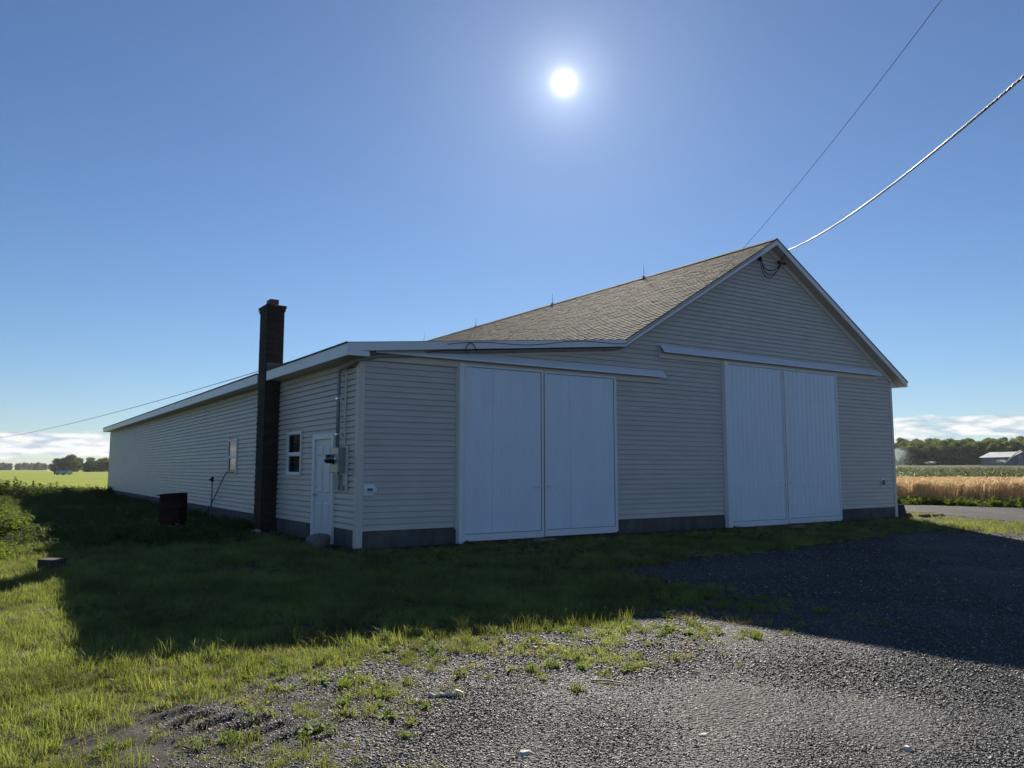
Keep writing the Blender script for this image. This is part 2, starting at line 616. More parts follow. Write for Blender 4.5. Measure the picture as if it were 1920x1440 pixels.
def stone_mat():
    m, nt = new_mat('crushed_stone')
    ln = nt.links.new
    out = N(nt, 'ShaderNodeOutputMaterial')
    bs = N(nt, 'ShaderNodeBsdfPrincipled', i_Roughness=0.62)
    bs.inputs['Specular IOR Level'].default_value = 0.3
    oi = N(nt, 'ShaderNodeObjectInfo')
    rp = N(nt, 'ShaderNodeValToRGB')
    rp.color_ramp.interpolation = 'LINEAR'
    st = [(0.0, (0.042, 0.042, 0.045)), (0.5, (0.092, 0.090, 0.092)), (0.88, (0.155, 0.148, 0.142)), (0.975, (0.25, 0.235, 0.21)), (1.0, (0.42, 0.39, 0.35))]
    while len(rp.color_ramp.elements) < len(st):
        rp.color_ramp.elements.new(0.5)
    for e, (p, c) in zip(rp.color_ramp.elements, st):
        e.position = p
        e.color = (*c, 1)
    ln(oi.outputs['Random'], rp.inputs[0])
    ln(rp.outputs[0], bs.inputs['Base Color'])
    ln(bs.outputs[0], out.inputs[0])
    return m


MT['crushed'] = stone_mat()

# ------------------------------------------------------------------ terrain
AZ0 = math.atan2(CAM_R[0, 2], CAM_R[1, 2])


def sstep(x, a, b):
    t = np.clip((x - a) / (b - a), 0, 1)
    return t * t * (3 - 2 * t)


def hgt(x, y):
    x = np.asarray(x, float)
    y = np.asarray(y, float)
    dx, dy = x - CAM_C[0], y - CAM_C[1]
    r = np.hypot(dx, dy)
    az = np.degrees(np.arctan2(dx, dy))
    side = sstep(az, 36, 52) * (1 - sstep(az, 110, 150))
    rise = 0.0128 * np.clip(r - 62, 0, 190) + 0.052 * np.clip(r - 285, 0, 90)
    return side * rise - 0.024 * np.clip(-y - 0.3, 0, 9.5)


def wob(x, y, s, seed=0.0):
    return (np.sin(x * s + 1.3 + seed) * np.cos(y * s * 1.17 - 0.4 + seed * 2) +
            0.5 * np.sin(x * s * 2.3 + y * s * 1.9 + seed) + 0.35 * np.cos(y * s * 4.1 - x * s * 3.3 + 2 + seed)) / 1.85


def axis_pts(c, near, step, far):
    a = list(np.arange(-near, near + 1e-6, step))
    d = near
    while d < far:
        d *= 1.14
        a = [-d] + a + [d]
    return np.array(a) + c


def build_ground():
    xs = axis_pts(5, 60, 2.5, 1300)
    ys = np.sort(np.append(axis_pts(10, 60, 2.5, 1300), [-0.3, -9.8, -1.0]))
    X, Y = np.meshgrid(xs, ys)
    Z = hgt(X, Y)
    nx, ny = len(xs), len(ys)
    V = np.stack([X.ravel(), Y.ravel(), Z.ravel()], 1)
    idx = np.arange(nx * ny).reshape(ny, nx)
    Fq = np.stack([idx[:-1, :-1].ravel(), idx[:-1, 1:].ravel(), idx[1:, 1:].ravel(), idx[1:, :-1].ravel()], 1)
    o = link('ground', np_mesh('ground', V, Fq, MT['soil'], True))
    tag(o, kind='structure')


build_ground()

# gravel outline (metres), traced on the ground plane
GRAVEL_PX = [(255, 1445), (330, 1345), (455, 1292), (600, 1250), (690, 1222), (780, 1212), (880, 1208), (960, 1200), (1060, 1188), (1140, 1170), (1165, 1152),
             (1250, 1140), (1395, 1128), (1250, 1095), (1165, 1066), (1300, 1052), (1580, 1020), (1700, 998), (1920, 1003)]
GRAVEL = [tuple(gpx(*p)[:2]) for p in GRAVEL_PX] + [(15.6, -6.4), (17.9, -3.0), (20.2, 1.6), (18.6, 12), (18.4, 45), (20.0, 45), (22.6, 14),
          (25.0, 4.7), (26.1, 0.9), (28, -7), (38, -40), (-9, -40), (-5.6, -13), (-5.1, -10.2)]


def poly_sd(px, py, poly):
    """signed distance, positive inside"""
    px = np.asarray(px, float)
    py = np.asarray(py, float)
    inside = np.zeros(px.shape, bool)
    best = np.full(px.shape, 1e9)
    n = len(poly)
    for i in range(n):
        x0, y0 = poly[i]
        x1, y1 = poly[(i + 1) % n]
        ex, ey = x1 - x0, y1 - y0
        t = np.clip(((px - x0) * ex + (py - y0) * ey) / (ex * ex + ey * ey), 0, 1)
        best = np.minimum(best, np.hypot(px - x0 - t * ex, py - y0 - t * ey))
        with np.errstate(divide='ignore', invalid='ignore'):
            c = ((y0 > py) != (y1 > py)) & (px < (x1 - x0) * (py - y0) / (y1 - y0 + 1e-12) + x0)
        inside ^= c
    return np.where(inside, best, -best)


def gravel_sd(x, y):
    return poly_sd(x, y, GRAVEL) + 0.22 * wob(x, y, 1.9) + 0.10 * wob(x, y, 6.0, 2)


def build_gravel():
    # fine cells near, coarse far; keep cells whose centre is inside
    V, Fq = [], []
    key = {}

    def vid(x, y):
        k = (round(x, 3), round(y, 3))
        if k not in key:
            key[k] = len(V)
            V.append((x, y, float(hgt(x, y)) + 0.004 + 0.018 * float(wob(np.array(x), np.array(y), 1.1, 5))
                      * min(1.0, max(0.0, (CAM_C[1] + 30 - y) / 20)) * 0.4 + 0.006))
        return key[k]
    s = 0.12
    xs = np.arange(-9, 16, s)
    ys = np.arange(-16, -2.4, s)
    X, Y = np.meshgrid(xs + s / 2, ys + s / 2)
    ok = gravel_sd(X, Y) > 0
    for j in range(len(ys)):
        for i in range(len(xs)):
            if ok[j, i]:
                x, y = xs[i], ys[j]
                Fq.append((vid(x, y), vid(x + s, y), vid(x + s, y + s), vid(x, y + s)))
    s = 0.5
    for y in np.arange(-40, 45, s):
        xs2 = np.arange(-12, 42, s)
        g = gravel_sd(xs2 + s / 2, np.full(xs2.shape, y + s / 2)) > 0
        for x, k in zip(xs2, g):
            if k and not (-9 <= x < 15.95 and -16 <= y < -2.45):
                Fq.append((vid(x, y), vid(x + s, y), vid(x + s, y + s), vid(x, y + s)))
    o = link('gravel_driveway', np_mesh('gravel_driveway', V, Fq, MT['gravel'], True))
    tag(o, kind='structure')


build_gravel()


def sheet(name, x0, x1, y0, y1, nx, ny, mat, dz, skew=0.0):
    xs = np.linspace(x0, x1, nx + 1)
    ys = np.linspace(y0, y1, ny + 1)
    X, Y = np.meshgrid(xs, ys)
    X = X - skew * (Y - 6)
    Z = hgt(X, Y) + dz
    V = np.stack([X.ravel(), Y.ravel(), Z.ravel()], 1)
    idx = np.arange((nx + 1) * (ny + 1)).reshape(ny + 1, nx + 1)
    Fq = np.stack([idx[:-1, :-1].ravel(), idx[:-1, 1:].ravel(), idx[1:, 1:].ravel(), idx[1:, :-1].ravel()], 1)
    o = link(name, np_mesh(name, V, Fq, mat, True))
    tag(o, kind='structure')
    return o


sheet('turf_field', -420, 150, 37.5, 900, 20, 30, MT['turf'], 0.03)
sheet('crop_field', 25.9, 330, -60, 42, 40, 40, MT['field'], 0.05, 0.26)


def dirt_track():
    A = [gpx(px, py, 0.06) for px, py in ((78, 881.6), (84, 882.4), (97, 885.5), (92, 881.8))]
    A = [(p[0], p[1], 0.06) for p in A]
    o = link('dirt_track', np_mesh('dirt_track', A, [(0, 1, 2, 3)], MT['track']))
    tag(o, kind='structure')


dirt_track()

# ------------------------------------------------------------------ barn
BARN = empty('barn', (0, 0, 0))
tag(BARN, 'long beige vinyl sided barn with gable roof, lean-to side and white sliding doors', 'barn')
LEN = 35.1           # along +Y
XR = 16.87           # right wall
OY = 0.28            # front overhang
OXL, OXR = 0.345, 0.42
RX, RZ = 11.49, 7.46         # ridge (top of roof)
KX, KZ = 6.14, 4.29          # kink between main slope and lean-to
LZ = 3.655                   # top of lean-to eave at x=-OXL
S_MAIN = (RZ - KZ) / (RX - KX)
S_LEAN = (KZ - LZ) / (KX + OXL)
RTZ = RZ - S_MAIN * (XR + OXR - RX)
Y0R, Y1R = -OY, LEN + 0.3
E = 0.11             # siding course
ZS = 0.30            # bottom of siding
ROOF_T = 0.20        # vertical build-up of fascia and rafters under the roof skin


def roof_top(x):
    if x < KX:
        return LZ + S_LEAN * (x + OXL)
    if x < RX:
        return KZ + S_MAIN * (x - KX)
    return RZ - S_MAIN * (x - RX)


# solid wall cores
def wall_top(x):
    return roof_top(x) - 0.21


front_core = [(0.0, -0.3), (XR, -0.3), (XR, wall_top(XR)), (RX, wall_top(RX)), (KX, wall_top(KX)), (0.0, wall_top(0.0))]
FW = MB().prism(front_core, 'y', 0.03, 0.18).build('front_wall', MT['siding'], BARN)
LW = MB().box(0.03, 0.18, 0.182, LEN - 0.152, -0.3, wall_top(0.03) - 0.01).build('side_wall', MT['siding'], BARN)
MB().prism(front_core, 'y', LEN - 0.15, LEN).build('rear_wall', MT['siding'], BARN)
MB().box(XR - 0.18, XR - 0.001, 0.182, LEN - 0.152, -0.3, wall_top(XR) - 0.01).build('right_wall', MT['siding'], BARN)

# foundation
fnd = MB()
fnd.box(0.005, XR - 0.004, 0.008, 0.028, -0.3, ZS + 0.02)
fnd.box(0.008, 0.028, 0.0285, LEN, -0.3, ZS + 0.02)
fnd.box(XR - 0.0005, XR + 0.012, 0.01, LEN, -0.3, ZS + 0.02)
FD = fnd.build('foundation', MT['concrete'], BARN)
# block courses standing a little proud, with recessed joints
for row in range(2):
    z0, z1 = (-0.2, 0.062) if row == 0 else (0.074, ZS + 0.015)
    x = 0.10 if row == 0 else -1.12
    while x < XR - 0.05:
        a, b = max(0.012, x), min(XR - 0.01, x + 2.395)
        segs = [(a, b)]
        for (c, d) in ((2.10, 6.0), (9.55, 14.15)):
            segs = [s_ for q in segs for s_ in ((q[0], min(q[1], c)), (max(q[0], d), q[1])) if s_[1] - s_[0] > 0.06]
        for (p, q) in segs:
            MB().box(p, q, -0.004 - random.uniform(0, .003), 0.0075, z0, z1).build('concrete_block', MT['concrete'], FD)
        x += 2.40
    y = 2.30 if row == 0 else 2.30 - 1.2 + 1.2
    while y < LEN:
        if y > 1.0:
            MB().box(-0.004 - random.uniform(0, .003), 0.0075, y, min(LEN, y + 2.395), z0, z1).build('concrete_block', MT['concrete'], FD)
        y += 2.40

# siding boards
DOORS = [(2.06, 6.06, 3.50), (9.55, 14.17, 4.10)]


def front_left_x(z):
    zl, zk = wall_top(0.0), wall_top(KX)
    if z <= zl:
        return 0.09
    if z <= zk:
        return (z - zl) / S_LEAN
    return KX + (z - zk) / S_MAIN


def front_right_x(z):
    zr = wall_top(XR)
    return XR - 0.07 if z <= zr else XR - (z - zr) / S_MAIN


GAP = 0.0115


def board_front(xa0, xb0, xa1, xb1, z0, z1):
    j = random.uniform(-0.0012, 0.0012)
    prof = [(0.028, z0), (0.022, z0), (0.022, z0 + GAP), (-0.021 + j, z0 + GAP - 0.003), (-0.021 + j, z0 + GAP + 0.012), (-0.007 + j, z1), (0.028, z1)]
    vs_ = []
    for (y, z) in prof:
        t = (z - z0) / (z1 - z0)
        vs_.append((xa0 + (xa1 - xa0) * t, y, z))
    for (y, z) in prof:
        t = (z - z0) / (z1 - z0)
        vs_.append((xb0 + (xb1 - xb0) * t, y, z))
    n = len(prof)
    fs_ = [tuple(range(n)), tuple(range(2 * n - 1, n - 1, -1))]
    for i in range(n - 1):
        fs_.append((i, i + n, i + 1 + n, i + 1))
    MB().add(vs_, fs_).build('siding_board', MT['siding'], FW)


z = ZS
while z < wall_top(RX) - 0.02:
    z1 = z + E
    xa0, xa1 = front_left_x(z), front_left_x(z1)
    xb0, xb1 = front_right_x(z), front_right_x(z1)
    spans = [(xa0, xb0, xa1, xb1)]
    for (c, d, zt) in DOORS:
        if z < zt - 0.03:
            nxt = []
            for (a0, b0, a1, b1) in spans:
                if a0 < c and b0 > d:
                    nxt += [(a0, c, min(a1, c), c), (d, b0, d, max(b1, d))]
                else:
                    nxt.append((a0, b0, a1, b1))
            spans = nxt
    for sp in spans:
        if sp[1] - sp[0] > 0.05:
            board_front(*sp[:2], *sp[2:], z, z1)
    z = z1


GAPL = 0.024


def board_left(ya, yb, z0, z1):
    j = random.uniform(-0.0012, 0.0012)
    prof = [(0.028, z0), (0.022, z0), (0.022, z0 + GAPL), (-0.021 + j, z0 + GAPL - 0.003), (-0.021 + j, z0 + GAPL + 0.012), (-0.007 + j, z1), (0.028, z1)]
    n = len(prof)
    cuts = [ya]
    while cuts[-1] + 0.9 < yb:
        cuts.append(cuts[-1] + 0.8)
    cuts.append(yb)
    vs_, fs_ = [], []
    for y in cuts:
        wv = 0.0025 * math.sin(y * 2.1 + 1.2 * z0) + 0.002 * math.sin(y * 0.77 + 3 * z0)
        vs_ += [((x + wv if x < 0.02 else x), y, z) for (x, z) in prof]
    for c in range(len(cuts) - 1):
        for i in range(n - 1):
            fs_.append((c * n + i, c * n + i + 1, (c + 1) * n + i + 1, (c + 1) * n + i))
    fs_.append(tuple(range(n - 1, -1, -1)))
    fs_.append(tuple(range((len(cuts) - 1) * n, len(cuts) * n)))
    MB().add(vs_, fs_).build('siding_board', MT['siding'], LW, smooth=False)


HOLES = [(1.12, 2.26, -1, 2.09), (3.04, 3.98, 1.29, 2.22), (8.25, 9.19, 1.29, 2.22)]
z = ZS
while z < 3.40:
    z1 = min(z + E, 3.43)
    spans = [(0.09, LEN - 0.02)]
    for (c, d, za, zb) in HOLES:
        if z1 > za + 0.01 and z < zb - 0.03:
            spans = [q for (a, b) in spans for q in ((a, min(b, c)), (max(a, d), b)) if q[1] - q[0] > 0.04]
    for (a, b) in spans:
        board_left(a, b, z, z1)
    z += E

# corner posts
cp = MB()
cp.box(-0.032, 0.092, -0.032, 0.0, 0.02, 3.42)
cp.box(-0.032, -0.0, 0.0005, 0.092, 0.02, 3.42)
cp.build('corner_post', MT['trim'], BARN)
cp = MB()
cp.box(XR - 0.075, XR + 0.035, -0.032, 0.0, 0.02, RTZ - 0.05)
cp.box(XR + 0.012, XR + 0.035, 0.0005, 0.10, 0.02, RTZ - 0.05)
cp.build('corner_post', MT['trim'], BARN)
MB().box(-0.03, 0.02, LEN - 0.02, LEN + 0.03, 0.02, 3.40).build('corner_post', MT['trim'], BARN)

# ---------------- roof
ROOF = MB()
TH = 0.035


def slope_slab(x0, z0, x1, z1, ya, yb, th=TH):
    return MB().prism([(x0, z0 - th), (x1, z1 - th), (x1, z1), (x0, z0)], 'y', ya, yb)


roof = slope_slab(KX + 0.001, KZ - 0.012, RX - 0.001, RZ - 0.012, Y0R, Y1R).build('roof', MT['deck'], BARN)
tag(roof, 'brown asphalt shingle roof slope facing the lean-to')
slope_slab(RX + 0.001, RZ - 0.001, XR + OXR + 0.03, RTZ - S_MAIN * 0.03, Y0R - 0.02, Y1R).build('roof_slope', MT['shingle'], BARN)
# lean-to roof, notched round the chimney
lean = MB()
lean.prism([(0.06, roof_top(0.06) - TH), (KX - 0.001, KZ - TH), (KX - 0.001, KZ - 0.001), (0.06, roof_top(0.06))], 'y', Y0R - 0.01, Y1R)
for (ya, yb) in ((Y0R - 0.01, 4.60), (5.31, Y1R)):
    lean.prism([(-OXL - 0.02, roof_top(-OXL - .02) - TH), (0.0595, roof_top(0.06) - TH), (0.0595, roof_top(0.06)), (-OXL - 0.02, roof_top(-OXL - .02))], 'y', ya, yb)
lean.build('lean_to_roof', MT['deck'], BARN)


def shingles():
    L = math.hypot(RX - KX, RZ - KZ)
    ux, uz = (RX - KX) / L, (RZ - KZ) / L
    nx_, nz_ = -uz, ux
    ex = 0.143
    V, Fq = [], []
    r = 0
    s = 0.0
    while s < L - 0.02:
        top = min(s + ex + 0.03, L)
        y = Y0R - 0.015 - (r % 3) * 0.11
        while y < Y1R:
            w = random.choice((0.20, 0.26, 0.31))
            a, b = max(Y0R - 0.015, y), min(Y1R, y + w - 0.006)
            if b - a > 0.03:
                t0 = 0.010 + random.uniform(0.0, 0.007)
                t1 = 0.001
                s0 = s - random.uniform(0, 0.006)
                pts = []
                for (ss, tt) in ((s0, -0.006), (s0, t0), (top, t1)):
                    for yy in (a, b):
                        pts.append((KX + ux * ss + nx_ * tt, yy, KZ - 0.012 + uz * ss + nz_ * tt))
                k = len(V)
                V += pts
                Fq += [(k, k + 1, k + 3, k + 2), (k + 2, k + 3, k + 5, k + 4), (k, k + 2, k + 4), (k + 1, k + 5, k + 3)]
            y += w
        s += ex
        r += 1
    o = link('shingles', np_mesh('shingles', V, Fq, MT['shingle']), roof)
    tag(o, kind='stuff')


shingles()
# ridge cap in short lengths
cap = MB()
y = Y0R - 0.02
while y < Y1R:
    lift = random.uniform(0, 0.006)
    for s in (-1, 1):
        cap.prism([(RX, RZ + 0.012 + lift), (RX + s * 0.14, RZ - S_MAIN * 0.14 + 0.014 + lift),
                   (RX + s * 0.14, RZ - S_MAIN * 0.14 + 0.004 + lift), (RX, RZ + 0.002 + lift)][::s], 'y', y, min(Y1R, y + 0.30))
    y += 0.292
cap.build('ridge_cap', MT['shingle'], roof)

# fascia boards: front rake, following the roofline
FH = 0.15


def fascia_front(x0, x1, name, h=FH):
    zt0, zt1 = roof_top(x0) - 0.014, roof_top(x1) - 0.014
    if x0 >= RX:
        zt0, zt1 = zt0 - 0.012, zt1 - 0.012
    m = MB().prism([(x0, zt0 - h), (x1, zt1 - h), (x1, zt1), (x0, zt0)], 'y', Y0R - 0.028, Y0R - 0.002)
    return m.build(name, MT['white'], BARN)


fascia_front(-OXL + 0.0, KX - 0.0, 'front_fascia')
fascia_front(KX + 0.0005, RX, 'rake_fascia')
fascia_front(RX + 0.0005, XR + OXR, 'rake_fascia')
# drip edge strip, a little darker line at the top of the rakes
for (x0, x1) in ((KX, RX), (RX, XR + OXR + 0.02)):
    z0_, z1_ = roof_top(x0), roof_top(x1)
    MB().prism([(x0, z0_ - 0.03), (x1, z1_ - 0.03), (x1, z1_ + 0.004), (x0, z0_ + 0.004)], 'y', Y0R - 0.04, Y0R - 0.0285).build('drip_edge', MT['drip'], BARN)

# side fascia (left eave), notched at the chimney
for (ya, yb) in ((Y0R - 0.027, 4.58), (5.32, Y1R)):
    y = ya
    while y < yb - 0.01:
        y2 = min(yb, y + 6.1)
        j = random.uniform(-0.004, 0.004)
        MB().box(-OXL - 0.026, -OXL - 0.001, y, y2 - 0.002, LZ - 0.235 + j, LZ - 0.02 + j * 0.5).build('eave_fascia', MT['white'], BARN)
        y = y2
    MB().box(-OXL - 0.036, -OXL - 0.0265, ya - .005, yb, LZ - 0.028, LZ + 0.006).build('drip_edge', MT['drip'], BARN)
# boxed return at the front left corner and soffits
MB().box(-OXL - 0.001, 0.05, Y0R - 0.0275, Y0R - 0.003, LZ - 0.235, LZ - 0.235 + 0.0915).build('eave_return', MT['white'], BARN)
for (ya, yb) in ((Y0R, 4.58), (5.32, Y1R)):
    MB().box(-OXL, -0.023 if ya > 0 else 0.05, ya, yb, LZ - 0.228, LZ - 0.216).build('soffit', MT['soffit'], BARN)


def soffit_front(x0, x1, dz=0.15):
    z0_, z1_ = roof_top(x0) - dz, roof_top(x1) - dz
    # narrow tongue boards so that the soffit shows its joints
    L = math.hypot(x1 - x0, z1_ - z0_)
    n = max(1, int(L / 0.2))
    for i in range(n):
        a, b = i / n, (i + 1) / n - 0.006 / L
        xa, xb = x0 + (x1 - x0) * a, x0 + (x1 - x0) * b
        za, zb = z0_ + (z1_ - z0_) * a, z0_ + (z1_ - z0_) * b
        MB().prism([(xa, za), (xb, zb), (xb, zb + 0.012), (xa, za + 0.012)], 'y', Y0R, 0.025).build('soffit_strip', MT['soffit'], FW)


soffit_front(RX, XR + OXR - 0.01)
soffit_front(KX, RX)
soffit_front(0.06, KX)
MB().prism([(KX, roof_top(KX) - 0.135), (RX, roof_top(RX) - 0.135), (RX, roof_top(RX) - 0.05), (KX, roof_top(KX) - 0.05)], 'y', Y0R + .001, 0.0).build('rake_lookout', MT['deck'], BARN)
# frieze boards on the wall under the rakes


def frieze(x0, x1, dz, h, name='frieze_board'):
    z0_, z1_ = roof_top(x0) - dz, roof_top(x1) - dz
    MB().prism([(x0, z0_ - h), (x1, z1_ - h), (x1, z1_), (x0, z0_)], 'y', -0.045, -0.0225).build(name, MT['trim'], BARN)


frieze(RX, XR + 0.03, 0.155, 0.15)
frieze(KX, RX, 0.155, 0.11)
frieze(0.1, KX, 0.155, 0.13)
# boxed eave end on the right
er = MB()
er.prism([(XR + 0.036, RTZ - 0.17), (XR + OXR - 0.012, RTZ - 0.17), (XR + OXR - 0.012, RTZ - 0.06), (XR + 0.036, roof_top(XR + .036) - 0.07)], 'y', 0.0, 0.02)
er.box(XR + OXR - 0.012, XR + OXR + 0.012, Y0R, Y1R, RTZ - 0.17, RTZ - 0.04)
er.box(XR + 0.036, XR + OXR - 0.012, 0.021, Y1R, RTZ - 0.17, RTZ - 0.158)
er.build('eave_box', MT['white'], BARN)


# ---------------- sliding doors
def ribbed(x0, x1, z0, z1, y, name, parent):
    """one vertical steel sheet with trapezoid ribs standing towards -Y"""
    n = max(1, int(round((x1 - x0) / 0.19)))
    p = (x1 - x0) / n
    prof = []
    for i in range(n):
        b = x0 + i * p
        d = 0.019
        prof += [(b, y), (b + p * 0.36, y), (b + p * 0.40, y - 0.003), (b + p * 0.46, y - 0.003), (b + p * 0.5, y), (b + p * 0.74, y), (b + p * 0.82, y - d), (b + p * 0.91, y - d), (b + p * 0.985, y)]
    prof.append((x1, y))
    vs_ = [(a, b, z0) for a, b in prof] + [(a, b, z1) for a, b in prof]
    k = len(prof)
    fs_ = [(i, i + 1, k + i + 1, k + i) for i in range(k - 1)]
    return MB().add(vs_, fs_).build(name, MT['steel'], parent)


def sliding_door(x0, x1, z0, z1, side, label):
    y = -0.085
    d = MB().box(x0 + .001, x1 - .001, y + 0.008, y + 0.045, z0 + .002, z1 - .002).build('sliding_door', MT['greypvc'], BARN)
    tag(d, label)
    w = x1 - x0 - 0.118
    n = 3 if w < 2.1 else 3
    for i in range(n):
        a = x0 + 0.059 + w * i / n
        b = x0 + 0.059 + w * (i + 1) / n
        ribbed(a + (0.0015 if i else 0), b, z0 + 0.14, z1 - 0.055, y + 0.004 - 0.0015 * (i % 2), 'steel_panel', d)
    tr = 0.045
    MB().box(x0, x0 + tr, y - 0.020, y + 0.0065, z0, z1).build('edge_trim', MT['white'], d)
    MB().box(x1 - tr, x1, y - 0.020, y + 0.0065, z0, z1).build('edge_trim', MT['white'], d)
    MB().box(x0 + tr + .001, x1 - tr - .001, y - 0.018, y + 0.0065, z1 - 0.04, z1).build('top_trim', MT['white'], d)
    MB().box(x0 + tr + .001, x1 - tr - .001, y - 0.026, y + 0.0065, z0, z0 + 0.125).build('bottom_rail', MT['white'], d)
    hx = x1 - 0.16 if side < 0 else x0 + 0.16
    h = MB().box(hx - 0.09, hx + 0.09, y - 0.050, y - 0.036, 1.055, 1.085)
    for s in (-0.07, 0.07):
        h.box(hx + s - 0.012, hx + s + 0.012, y - 0.0365, y - 0.010, 1.058, 1.082)
    h.build('door_handle', MT['white'], d)
    sc = MB()
    for zz in (z0 + 0.95, z0 + 0.52 * (z1 - z0), z0 + 0.80 * (z1 - z0)):
        x = x0 + 0.12
        while x < x1 - 0.1:
            zz2 = zz + random.uniform(-.004, .004)
            sc.box(x - 0.006, x + 0.006, y - 0.006, y + 0.004, zz2 - 0.006, zz2 + 0.006)
            x += 0.19
    s_ = sc.build('screws', MT['greybox'], d)
    tag(s_, kind='stuff')
    return d


sliding_door(2.13, 4.030, 0.035, 3.46, -1, 'left leaf of the lower white sliding door pair')
sliding_door(4.058, 6.00, 0.045, 3.455, 1, 'right leaf of the lower white sliding door pair')
sliding_door(9.64, 11.79, 0.0, 4.06, -1, 'left leaf of the taller white sliding door pair')
sliding_door(11.822, 14.10, 0.01, 4.055, 1, 'right leaf of the taller white sliding door pair')
for (xa, za, zb) in ((2.015, -0.02, 3.47), (9.53, -0.06, 4.08)):
    MB().box(xa, xa + 0.10, -0.125, 0.0, za, zb).build('door_jamb', MT['white'], BARN)
    MB().box(xa - 0.028, xa - 0.002, -0.034, 0.0, ZS - 0.03, zb).build('channel_trim', MT['trim'], BARN)
for (xa, zb) in ((6.035, 3.44), (14.145, 4.03)):
    MB().box(xa, xa + 0.035, -0.05, 0.0, 0.0, zb).build('door_jamb', MT['white'], BARN)
for (xa, z0_) in ((2.20, 0.015), (5.98, 0.02), (9.72, -0.01), (14.06, -0.005)):
    m = MB().lathe([(0.0, -0.012), (0.028, -0.012), (0.034, 0.0), (0.028, 0.012), (0.0, 0.012)], 0, 0, 14)
    m.v = [(xa + p[0], -0.125 + p[2], z0_ + p[1] + 0.015) for p in m.v]
    m.build('guide_roller', MT['black'], BARN)


def track_cover(x0, x1, z):
    t = MB().box(x0, x1, -0.060, -0.024, z - 0.10, z + 0.15).build('track_board', MT['trim'], BARN)
    # bent sheet-metal hood sloping away from the wall
    prof = [(-0.025, z + 0.205), (-0.062, z + 0.20), (-0.19, z + 0.055), (-0.20, z + 0.02), (-0.192, z + 0.02), (-0.183, z + 0.05), (-0.062, z + 0.185), (-0.025, z + 0.192)]
    MB().prism(prof, 'x', x0 + 0.02, x1 + 0.06).build('track_hood', MT['white'], t)
    MB().box(x0 + 0.05, x1 - 0.03, -0.125, -0.075, z + 0.035, z + 0.085).build('track_rail', MT['greybox'], t)
    return t


track_cover(0.20, 7.42, 3.50)
track_cover(7.40, 16.15, 4.10)

# ---------------- windows and side door on the left wall


def window(y0, y1, z0, z1, label):
    w = MB()
    t = 0.042
    x0 = -0.045
    w.box(x0, 0.0, y0, y0 + t, z0, z1)
    w.box(x0, 0.0, y1 - t, y1, z0, z1)
    w.box(x0, 0.0, y0 + t + .0005, y1 - t - .0005, z1 - t, z1)
    w.box(x0 - 0.012, 0.0, y0 + t + .0005, y1 - t - .0005, z0, z0 + t)
    wo = w.build('window', MT['white'], BARN)
    tag(wo, label)
    zm = (z0 + z1) / 2 - 0.02
    MB().box(-0.030, -0.012, y0 + t, y1 - t, zm - 0.02, zm + 0.02).build('meeting_rail', MT['white'], wo)
    for (a, b, xx) in ((z0 + t, zm - 0.02, -0.012), (zm + 0.02, z1 - t, -0.020)):
        s = MB()
        f = 0.022
        s.box(xx, xx + 0.014, y0 + t, y0 + t + f, a, b)
        s.box(xx, xx + 0.014, y1 - t - f, y1 - t, a, b)
        s.box(xx, xx + 0.014, y0 + t + f, y1 - t - f, a, a + f)
        s.box(xx, xx + 0.014, y0 + t + f, y1 - t - f, b - f, b)
        s.build('sash', MT['white'], wo)
        MB().box(xx + 0.005, xx + 0.009, y0 + t + f, y1 - t - f, a + f, b - f).build('pane', MT['glass'], wo)
    MB().box(-0.037, 0.0, y0 - 0.032, y0 - 0.002, z0 - 0.03, z1 + 0.03).build('channel_trim', MT['trim'], wo)
    return wo


window(3.04, 3.98, 1.29, 2.22, 'dark sash window between chimney and side door')
window(8.25, 9.19, 1.29, 2.22, 'sash window beyond the chimney reflecting the sky')

d = MB().box(-0.012, 0.03, 1.22, 2.16, 0.0, 2.0).build('side_door', MT['doorpaint'], BARN)
tag(d, 'white six panel entry door beside the electric meter')
fr = MB()
fr.box(-0.055, 0.0, 1.11, 1.215, -0.05, 2.10)
fr.box(-0.055, 0.0, 2.165, 2.27, -0.05, 2.10)
fr.box(-0.055, 0.0, 1.2155, 2.1645, 2.005, 2.10)
fr.build('door_frame', MT['white'], d)
for (ya, yb) in ((1.33, 1.64), (1.74, 2.05)):
    for (za, zb) in ((0.14, 0.78), (0.94, 1.56), (1.67, 1.87)):
        p = MB()
        p.box(-0.0165, -0.0125, ya, yb, za, zb)
        q = MB()
        # raised field with bevelled margin
        i_ = 0.035
        q.add([(-0.017, ya + .012, za + .012), (-0.017, yb - .012, za + .012), (-0.017, yb - .012, zb - .012), (-0.017, ya + .012, zb - .012),
               (-0.026, ya + i_, za + i_), (-0.026, yb - i_, za + i_), (-0.026, yb - i_, zb - i_), (-0.026, ya + i_, zb - i_)],
              [(4, 5, 6, 7), (0, 1, 5, 4), (1, 2, 6, 5), (2, 3, 7, 6), (3, 0, 4, 7)])
        q.build('door_panel', MT['doorpaint'], d)
kn = MB().lathe([(0.0, 0.0), (0.030, 0.0), (0.030, 0.008), (0.012, 0.012), (0.012, 0.03), (0.028, 0.04), (0.031, 0.055), (0.022, 0.068), (0.0, 0.071)], 0, 0, 16)
kn.v = [(-0.012 - p[2], 2.09 + p[0], 0.92 + p[1]) for p in kn.v]
kn.build('door_knob', MT['chrome'], d, smooth=True)
db = MB().lathe([(0.0, 0.0), (0.028, 0.0), (0.026, 0.012), (0.0, 0.014)], 0, 0, 14)
db.v = [(-0.012 - p[2], 2.09 + p[0], 1.06 + p[1]) for p in db.v]
db.build('dead_bolt', MT['chrome'], d, smooth=True)
